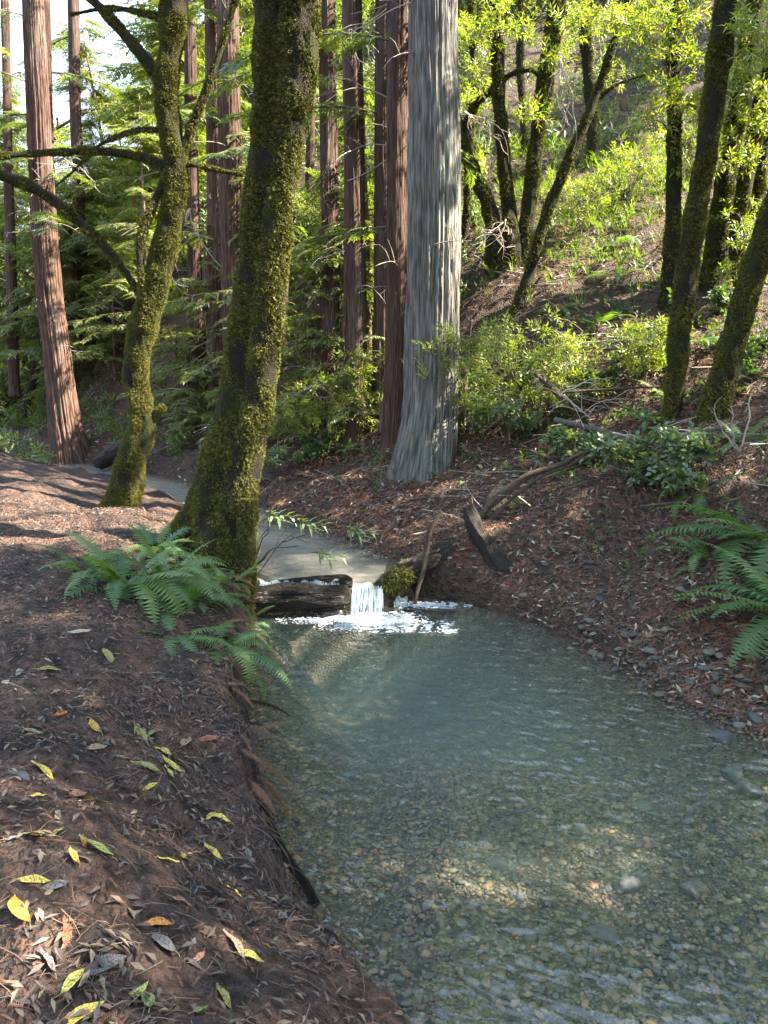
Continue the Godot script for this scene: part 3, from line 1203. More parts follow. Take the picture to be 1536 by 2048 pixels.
# ---------------------------------------------------------------- woods further back, and the trees beside and behind the view that shade the creek
func build_forest() -> void:
	rng.seed = 321
	var marks := [[-.5, "the left border"], [-.4, "the redwood in the far creek"], [-.28, "the curved mossy trunk"], [-.2, "the redwood pair"], [-.08, "the dark redwood"], [.0, "the red redwoods"], [.07, "the grey redwood"], [.16, "the mossy clump"], [.27, "the thin leaning tree"], [.38, "the dark upright trunk"], [.5, "the right border"]]
	# far mixed trees
	for i in 84:
		var d := rf(20, 56)
		var ang := rf(-.52, .54)
		if ang > -.46 and ang < -.24 and d > 26.0 and rng.randf() < .7:
			continue
		if ang > .05 and (d < 27.0 or rng.randf() < .5):
			continue
		var x := ang * d
		if x > x_left(d) - 1.0 and x < x_right(d) + 1.0:
			continue
		var where := "beyond"
		var best := 9.0
		var mark := ""
		for mk in marks:
			if absf(ang - mk[0]) < best:
				best = absf(ang - mk[0])
				mark = mk[1]
				where = "slightly left of" if ang < mk[0] - .02 else ("slightly right of" if ang > mk[0] + .02 else "right behind")
		var dist := "near" if d < 28 else ("far" if d < 40 else "very distant")
		var tall := rf(6, 12)
		dist += " short" if tall < 8.0 else (" mid height" if tall < 10.0 else " tall")
		var at := on_ground(x, -d)
		if ang < -.05 and rng.randf() < .6:
			young_redwood("%s feathery redwood %s %s" % [dist, where, mark], at, tall, "background redwoods", 1.7)
		else:
			bay_tree("%s pale green bay tree %s %s" % [dist, where, mark], at, tall, "background bay trees", 1.6, 1.0)
	# the wooded slopes behind, too far to tell the trees apart
	var far_acc := Leaves.new()
	for i in 900:
		var d := rf(26, 72)
		var x := rf(-.62, .6) * d
		var c := on_ground(x, -d) + Vector3(0, rf(.2, 7.0) * sm(20, 45, d) * sm(-.5, -.1, x / d) + rf(.1, 1.5), 0)
		leafy(far_acc, c, Vector3(1.6, 1.1, 1.6), 34, Color(.15, .19, .07) if rng.randf() < .7 else Color(.2, .24, .07), 3.0)
	scatter("distant_woods", shapes.bay1, far_acc.xfs, far_acc.tn, self, "far wooded slope of small green trees")
	# trees outside the view on the sun's side
	for q in [[8.5, 2.0, 12.0], [10.5, 4.8, 12.0], [7.6, 5.0, 10.0], [12.5, 1.0, 14.0], [7.0, -1.5, 11.0], [11.0, -3.0, 13.0], [14.0, 3.5, 15.0], [9.5, 8.2, 15.0], [8.8, 7.3, 9.5], [6.6, .3, 9.5], [15.5, 20.0, 13.0], [17.5, 23.5, 14.0], [20.0, 28.0, 14.0]]:
		bay_tree("leafy bay tree on the slope outside the view at right", on_ground(q[0], -q[1]), q[2], "bay trees outside the view", 1.8, 1.25)
	for q in [[-6.0, 3.0, 13.0], [-7.0, -2.0, 14.0], [2.0, -8.0, 14.0]]:
		bay_tree("leafy bay tree beside the path outside the view", on_ground(q[0], -q[1]), q[2], "bay trees outside the view", 1.8, 1.0)

func bay_tree(label: String, at: Vector3, h: float, group: String, s: float, dense: float) -> void:
	var o := thing("bay_tree", label, "tree", at, group)
	var acc := Leaves.new()
	var lean := Vector3(rf(-.18, .18), 0, rf(-.12, .12))
	var pts := []
	for k in 6:
		var t := k / 5.0
		pts.append(Vector4(lean.x * h * t + .2 * sin(t * 5.0), h * t * .9 - .3, lean.z * h * t, lerpf(.012 * h + .03, .03, t)))
	var tb := tube(pts, 10, .35, "moss", rf(0, 90))
	put("trunk", to_mesh(tb.arrays, M.moss_bark), o)
	for k in int(10 * dense + 4):
		var t := rf(.35, 1.0)
		var b := Vector3(lean.x * h * t, h * t * .9 - .3, lean.z * h * t)
		var a := rf(0, TAU)
		var ln := h * rf(.14, .3)
		var tip := b + Vector3(cos(a) * ln, rf(-.1, .5) * ln, sin(a) * ln)
		bare([Vector4(b.x, b.y, b.z, .05), Vector4((b.x + tip.x) * .5, (b.y + tip.y) * .5 + .2, (b.z + tip.z) * .5, .03), Vector4(tip.x, tip.y, tip.z, .012)], "limb", o, 5, .5)
		for j in 3:
			leafy(acc, b.lerp(tip, rf(.55, 1.05)) + any_dir() * .3, Vector3(.8, .5, .8), int(30 * dense), BAY, s)
	scatter("crown", shapes["bay%d" % (rng.randi() % 3)], acc.xfs, acc.tn, o)

# ---------------------------------------------------------------- ground litter
func build_litter() -> void:
	rng.seed = 555
	var bins := {}
	for nm in ["dead_leaf0", "dead_leaf1", "dead_leaf2", "needle_sprig", "twig_bit"]:
		bins[nm] = Leaves.new()
	var jobs := [[0, 26000, 1.2, 9.5, 3.6], [1, 46000, 4.4, 13.0, 5.5], [2, 52000, 9.0, 34.0, 17.0]]
	for j in jobs:
		for i in int(j[1]):
			var d: float = lerpf(j[2], j[3], pow(rng.randf(), 1.4))
			var x: float
			var w: float = j[4] if j[0] == 2 else j[4] * (.4 + .6 * d / j[3])
			if j[0] == 0:
				x = x_left(d) - pow(rng.randf(), 1.2) * w
			else:
				x = x_right(d) + pow(rng.randf(), 1.1) * w + (.03 if d > 5.5 else .1)
			if absf(x) / d > .56:
				continue
			var p := on_ground(x, -d)
			var patch := nz.get_noise_2d(x * 1.1 + 300.0, d * 1.1)
			var nm := ""
			var sz := 0.0
			var c: Color
			var pick := rng.randf()
			if j[0] == 0:
				if patch < -.1 and rng.randf() < .6:
					continue
				if pick < .42:
					nm = "needle_sprig"
					sz = rf(.025, .05)
					c = tint(Color(.15, .075, .05), .4)
				elif pick < .66:
					nm = "twig_bit"
					sz = rf(.04, .13)
					c = tint(Color(.13, .09, .065), .5)
				else:
					nm = "dead_leaf%d" % (rng.randi() % 3)
					sz = rf(.025, .06)
					c = tint([Color(.1, .075, .06), Color(.17, .13, .09), Color(.09, .08, .075)][rng.randi() % 3], .4)
			else:
				var red := sm(-.4, .4, patch + (.35 if x < .9 else -.75))
				if pick < lerpf(.3, .62, red):
					nm = "needle_sprig"
					sz = rf(.05, .12)
					c = tint(Color(.165, .072, .046), .45)
				elif pick < .72:
					nm = "twig_bit"
					sz = rf(.05, .2)
					c = tint(Color(.11, .08, .06), .6)
				else:
					nm = "dead_leaf%d" % (rng.randi() % 3)
					sz = rf(.04, .095)
					c = tint([Color(.07, .05, .04), Color(.11, .078, .058), Color(.21, .16, .115), Color(.3, .25, .19), Color(.08, .07, .065), Color(.06, .05, .045)][rng.randi() % 6], .4)
			if j[0] == 2:
				sz *= 1.7
			var up := (slope_normal(x, d) + any_dir() * (.35 if j[0] == 0 else .5)).normalized()
			var a := rf(0, TAU)
			var fwd := Vector3(cos(a), 0, sin(a))
			fwd = (fwd - up * fwd.dot(up)).normalized()
			var acc: Leaves = bins[nm]
			acc.xfs.append(Transform3D(aim(fwd, up, sz), p + Vector3(0, .004 + rf(0, .012), 0)))
			acc.tn.append(c)
	for nm in bins:
		scatter("leaf_litter", shapes[nm], bins[nm].xfs, bins[nm].tn, self, {"n": "brown needle sprigs strewn on the ground", "t": "thin broken twigs strewn on the ground", "d": "small dead leaves strewn on the ground"}[nm[0]])
	# low green herbs and grass on the slope
	var grass := Leaves.new()
	var herb := Leaves.new()
	for i in 42000:
		var d := rf(10, 34)
		var x := rf(-1, 11) * d / 18.0
		if x < x_right(d) + 1.5 or absf(x) / d > .56:
			continue
		var g := nz.get_noise_2d(x * .5 + 9.0, d * .5)
		var ridge := exp(-pow((d - 16.0) / 2.2, 2.0)) * sm(1.5, 3.0, x)
		var p := on_ground(x, -d)
		if rng.randf() < ridge * .32:
			grass.xfs.append(Transform3D(Basis(Vector3.UP, rf(0, TAU)).scaled(Vector3.ONE * rf(.7, 1.6)), p))
			grass.tn.append(tint(Color(.16, .22, .05), .3))
		elif g > .0 and rng.randf() < .16:
			var dir := (Vector3.UP + any_dir() * .7).normalized()
			herb.xfs.append(Transform3D(aim(dir, any_dir(), rf(.6, 1.5)), p + Vector3(0, .06, 0)))
			herb.tn.append(tint(Color(.085, .12, .05) if rng.randf() < .7 else Color(.13, .12, .07), .4))
	var under := Leaves.new()
	for i in 14000:
		var d := rf(13.5, 38)
		var x := rf(-.56, .12) * d if i % 3 else rf(.0, .56) * d
		if i % 3 == 0 and (d < 17.0 or rng.randf() < .35):
			continue
		if x > x_left(d) - .4 and x < x_right(d) + .4:
			continue
		if x < x_left(d) and d < 16.0:
			continue
		if nz.get_noise_2d(x * .6 + 50.0, d * .6) < -.1:
			continue
		under.xfs.append(Transform3D(aim((Vector3.UP * .6 + any_dir()).normalized(), any_dir(), rf(1.0, 2.4)), on_ground(x, -d) + Vector3(0, rf(.02, .5), 0)))
		under.tn.append(tint(Color(.13, .17, .065), .4))
	scatter("undergrowth", shapes.bay2, under.xfs, under.tn, self, "leafy undergrowth on the far banks")
	for i in 700:
		var d := rf(6.5, 12.0)
		var x := x_right(d) + rf(.8, 6.0)
		if nz.get_noise_2d(x * .9 + 4.0, d * .9) < .1:
			continue
		herb.xfs.append(Transform3D(aim((Vector3.UP + any_dir() * .7).normalized(), any_dir(), rf(.4, 1.0)), on_ground(x, -d) + Vector3(0, .05, 0)))
		herb.tn.append(tint(Color(.11, .16, .075), .4))
	scatter("grass", shapes.grass, grass.xfs, grass.tn, self, "bright grass growing on the sunny ridge")
	scatter("ground_cover", shapes.round0, herb.xfs, herb.tn, self, "low green herbs scattered over the slope")

# ---------------------------------------------------------------- pebbles
func build_pebbles() -> void:
	rng.seed = 777
	var accs := [Leaves.new(), Leaves.new(), Leaves.new(), Leaves.new()]
	for i in 42000:
		var d := lerpf(1.6, 7.3, pow(rng.randf(), 1.25))
		var t := rf(-.02, 1.10)
		var x := lerpf(x_left(d), x_right(d), t)
		if absf(x) / d > .6:
			continue
		if t > 1.0 and d > 6.0:
			continue
		var sz := rf(.007, .016) if rng.randf() < .82 else rf(.016, .03)
		var p := on_ground(x, -d)
		var base: Color = [Color(.15, .12, .075), Color(.09, .085, .07), Color(.19, .125, .07), Color(.07, .07, .068), Color(.13, .13, .105), Color(.22, .165, .11)][rng.randi() % 6]
		var b := Basis(Vector3.UP, rf(0, TAU)) * Basis(Vector3.RIGHT, rf(-.3, .3)) * Basis.from_scale(Vector3(sz, sz * rf(.7, 1.2), sz * rf(.8, 1.2)))
		var k := rng.randi() % 4
		accs[k].xfs.append(Transform3D(b, p + Vector3(0, sz * .2, 0)))
		accs[k].tn.append(tint(base, .3))
	for i in 7000:
		var d := rf(8.2, 15.0)
		var x := lerpf(x_left(d), x_right(d), rf(-.03, 1.04))
		if d < 8.3 and x > .0:
			continue
		var sz := rf(.01, .035)
		var k := rng.randi() % 4
		accs[k].xfs.append(Transform3D(Basis(Vector3.UP, rf(0, TAU)) * Basis.from_scale(Vector3(sz, sz * rf(.7, 1.2), sz)), on_ground(x, -d) + Vector3(0, sz * .2, 0)))
		accs[k].tn.append(tint([Color(.15, .12, .085), Color(.09, .085, .075), Color(.2, .17, .13)][rng.randi() % 3], .3))
	for k in 4:
		scatter("gravel", shapes["pebble%d" % k], accs[k].xfs, accs[k].tn, self, "small brown and grey pebbles covering the creek bed")
	for k in 8:
		var base: Color = [Color(.16, .13, .085), Color(.1, .095, .075), Color(.2, .125, .075), Color(.09, .09, .088), Color(.16, .16, .135), Color(.21, .16, .11), Color(.13, .115, .09), Color(.18, .165, .135)][k]
		shapes["single%d" % k] = stone_shape(300 + k, 10, 7, .28, M.stone, base)
	for i in 46:
		var d := rf(4.5, 6.6)
		var x := x_right(d) + rf(-.05, .75 if d < 5.6 else .2)
		if x / d > .49:
			continue
		var sz := rf(.03, .075)
		var k := [1, 3, 4, 6][rng.randi() % 4] as int
		var o := put("shore_stone", shapes["single%d" % k], self, Transform3D(Basis(Vector3.UP, rf(0, TAU)) * Basis(Vector3.RIGHT, rf(-.3, .3)) * Basis.from_scale(Vector3(sz, sz * rf(.6, 1.0), sz * rf(.7, 1.0))), on_ground(x, -d) + Vector3(0, sz * .2, 0)))
		var lead: String = "small" if sz < .045 else ("fist sized" if sz < .06 else "large")
		tag(o, "%s %s stone %s the right shore %s" % [lead, {1: "olive", 3: "slate", 4: "pale grey", 6: "brown grey"}[k], "at the waterline of" if x - x_right(d) < .2 else "higher up on", "toward the right edge" if d < 5.2 else "below the pool corner"], "stone", "stones on the right shore")
	for i in 260:
		var d := lerpf(2.3, 5.4, rng.randf())
		var x := lerpf(x_left(d) + .25, x_right(d) - .1, rng.randf())
		if absf(x) / d > .5:
			continue
		var sz := rf(.024, .042)
		var p := on_ground(x, -d)
		var k := rng.randi() % 8
		var o := put("pebble", shapes["single%d" % k], self, Transform3D(Basis(Vector3.UP, rf(0, TAU)) * Basis(Vector3.RIGHT, rf(-.2, .2)) * Basis.from_scale(Vector3(sz, sz * rf(.6, 1.0), sz * rf(.8, 1.1))), p + Vector3(0, sz * .2, 0)))
		var colour: String = ["sandy brown", "dark olive", "rusty tan", "slate grey", "pale grey", "warm tan", "brownish grey", "light grey brown"][k]
		var away: String = "at the bottom of the view" if d < 3.0 else ("in the lower shallows" if d < 3.8 else ("in the middle shallows" if d < 4.6 else "where the pool deepens"))
		var part := (x - x_left(d)) / (x_right(d) - x_left(d))
		var across: String = "near the left bank" if part < .33 else ("in mid creek" if part < .66 else "toward the right shore")
		tag(o, "%s creek pebble %s %s" % [colour, away, across], "pebble", "larger pebbles on the creek bed")

# ---------------------------------------------------------------- single fallen leaves on the path
func fallen_leaf_shape(length: float, seed_: int, m: Material) -> ArrayMesh:
	rng.seed = seed_
	var n := 7
	var pos := PackedVector3Array()
	var width := length * rf(.13, .17)
	var curl := rf(-.1, .35)
	var bend := rf(-.12, .12)
	for i in n:
		var t := float(i) / (n - 1)
		var w := width * pow(sin(PI * clampf(t * .96 + .02, 0, 1)), .8)
		var x := bend * length * sin(t * PI)
		var y := .006 + curl * length * pow(absf(t - .4), 2.0)
		for s in [-1.0, -.5, 0.0, .5, 1.0]:
			pos.append(Vector3(x + s * w, y + absf(s) * w * .35 + .003 * sin(t * 9.0 + s * 3.0), (t - .5) * length))
	return to_mesh(sheet(pos, n, 5), m)

func build_leaves() -> void:
	var seed_ := 4000
	for l in leaf_data():
		seed_ += 1
		var p := on_ground(l[0], l[1])
		var up := slope_normal(l[0], -l[1])
		var a := deg_to_rad(l[3])
		var fwd := Vector3(cos(a), 0, -sin(a))
		fwd = (fwd - up * fwd.dot(up)).normalized()
		var o := thing("fallen_leaf", l[5], "leaf", p + up * .004, "fallen leaves on the path bank")
		o.basis = aim(fwd, up)
		put("blade", fallen_leaf_shape(l[2], seed_, M["leaf_" + l[4]]), o)
		bare([Vector4(0, .006, -l[2] * .5, .0012), Vector4(.002, .006, -l[2] * .6, .001), Vector4(.006, .004, -l[2] * .7, .0008)], "stalk", o, 4, .02, null, Color(.25, .2, .1))

func build_debris() -> void:
	rng.seed = 31337
	for dd in dead_data():
		var root: Vector3 = dd[2]
		var o := thing("dead_branch", dd[0], "branch", root, "bare dead twigs")
		var pale: bool = not dd[0].contains("dark")
		var c := Color(.34, .29, .24) if pale else Color(.06, .045, .04)
		var tips: Array = dd[3]
		var heads := []
		# a few crooked main stems, finer twigs fork off them
		for i in mini(3, tips.size()):
			var tip: Vector3 = tips[i] - root
			var reach := tip.length()
			var bow := any_dir() * reach * .16
			var pts := []
			for k in 8:
				var t := k / 7.0
				var p := tip * t + bow * sin(t * PI) + any_dir() * reach * .03 + Vector3(0, -.1 * reach * t * t, 0)
				pts.append(Vector4(p.x, p.y, p.z, lerpf(.011, .004, t)))
			bare(pts, "stem", o, 5, .06, null, tint(c, .2))
			heads.append(pts)
		for i in int(dd[1]):
			var pts: Array = heads[rng.randi() % heads.size()]
			var b: Vector4 = pts[rng.randi_range(1, 6)]
			var go: Vector3 = tips[rng.randi() % tips.size()] - root - Vector3(b.x, b.y, b.z)
			go = (go.normalized() + any_dir() * .7) * rf(.15, .55) * minf(1.0, go.length() + .2)
			var bow := any_dir() * go.length() * .25
			var tw_pts := []
			for k in 5:
				var t := k / 4.0
				var p := Vector3(b.x, b.y, b.z) + go * t + bow * sin(t * PI) + Vector3(0, -.18 * go.length() * t * t, 0)
				tw_pts.append(Vector4(p.x, p.y, p.z, lerpf(.005, .002, t)))
			bare(tw_pts, "twig", o, 4, .06, null, tint(c, .25))
			for j in 2:
				var e: Vector4 = tw_pts[rng.randi_range(1, 3)]
				var d2 := (go.normalized() + any_dir()).normalized() * go.length() * rf(.25, .5)
				bare([Vector4(e.x, e.y, e.z, .0028), Vector4(e.x + d2.x * .5, e.y + d2.y * .5 + .01, e.z + d2.z * .5, .0024), Vector4(e.x + d2.x, e.y + d2.y, e.z + d2.z, .0016)], "twig", o, 3, .1, null, tint(c, .25))
	var tw := thing("overhanging_twig", "thin stem with drooping pale leaves reaching over the upper creek", "twig", Vector3(-1.35, .35, -7.9))
	var leafs := Leaves.new()
	var lines := [[Vector3(.0, -.1, 0), Vector3(.3, .3, .1), Vector3(.62, .5, .1)], [Vector3(.3, .3, .1), Vector3(.7, .42, .1), Vector3(1.12, .42, .1)], [Vector3(.4, .36, .1), Vector3(.62, .3, .2), Vector3(.82, .2, .25)], [Vector3(.0, -.1, 0), Vector3(.05, .3, .1), Vector3(.3, .58, .1)]]
	for l in lines:
		bare([Vector4(l[0].x, l[0].y, l[0].z, .006), Vector4(l[1].x, l[1].y, l[1].z, .005), Vector4(l[2].x, l[2].y, l[2].z, .003)], "stem", tw, 4, .1, null, Color(.09, .07, .05))
		leafs.xfs.append(Transform3D(aim(Vector3(1, -.1, .2), Vector3.UP, 1.7), l[2]))
		leafs.tn.append(Color(.17, .25, .12))
		leafs.xfs.append(Transform3D(aim(Vector3(.8, -.4, .5), Vector3.UP, 1.4), l[2] + Vector3(-.08, 0, .05)))
		leafs.tn.append(Color(.15, .23, .11))
	scatter("foliage", shapes.bay1, leafs.xfs, leafs.tn, tw)
	var bo := put("mossy_boulder", stone_shape(77, 30, 18, .35, M.stone, Color(.16, .12, .1)), self, Transform3D(Basis.from_scale(Vector3(1.1, 1.3, 1.0)), on_ground(-9.3, -17.2) + Vector3(0, .1, 0)))
	tag(bo, "big reddish boulder by the far creek at the left border", "boulder")
	# dead fronds and roots hanging down the cut bank
	var acc := Leaves.new()
	for i in 55:
		var d := rf(3.6, 7.0)
		var x := x_left(d) - rf(.08, .22)
		var p := on_ground(x, -d)
		var dir := Vector3(rf(.1, .5), rf(-1.0, -.3), rf(-.3, .6)).normalized()
		acc.xfs.append(Transform3D(aim(dir, Vector3(1, .3, .3) + any_dir() * .8, rf(.12, .34)), p + Vector3(.02, rf(-.1, .05), 0)))
		acc.tn.append(tint(Color(1, 1, 1), .4))
	scatter("dead_fern_fronds", shapes.dead_frond0, acc.xfs, acc.tn, self, "dry brown fern fronds hanging down the cut left bank")
	var brush := Leaves.new()
	for i in 900:
		var d := rf(7.6, 15.0)
		var x := x_right(d) + rf(.3, 8.0)
		if x < .6 and d < 11.0:
			continue
		if absf(x) / d > .56 or nz.get_noise_2d(x * .7, d * .7 + 90.0) < -.1:
			continue
		var a := rf(0, TAU)
		var dir := Vector3(cos(a), rf(-.1, .45), sin(a)).normalized()
		var ln := rf(.25, .95)
		brush.xfs.append(Transform3D(aim(dir, Vector3.UP, ln) * Basis.from_scale(Vector3(.8, .8, 1)), on_ground(x, -d) + Vector3(0, rf(.0, .12), 0)))
		brush.tn.append(tint([Color(.2, .165, .13), Color(.09, .068, .05), Color(.27, .24, .2)][rng.randi() % 3], .35))
	scatter("brushwood", shapes.twig_bit, brush.xfs, brush.tn, self, "thin fallen sticks tangled over the slope")
	var roots := Leaves.new()
	for i in 300:
		var d := rf(2.3, 7.2)
		var x := x_left(d) - rf(.06, .2)
		var p := on_ground(x, -d)
		var dir := Vector3(rf(.1, .5), rf(-1.0, -.3), rf(-.9, .9)).normalized()
		var ln := rf(.06, .26)
		roots.xfs.append(Transform3D(aim(dir, Vector3(1, .3, .3), ln), p + Vector3(.01, .02, 0) + dir * ln * .4))
		roots.tn.append(tint(Color(.075, .052, .038), .5))
	scatter("hanging_roots", shapes.twig_bit, roots.xfs, roots.tn, self, "thin roots hanging from the cut left bank")

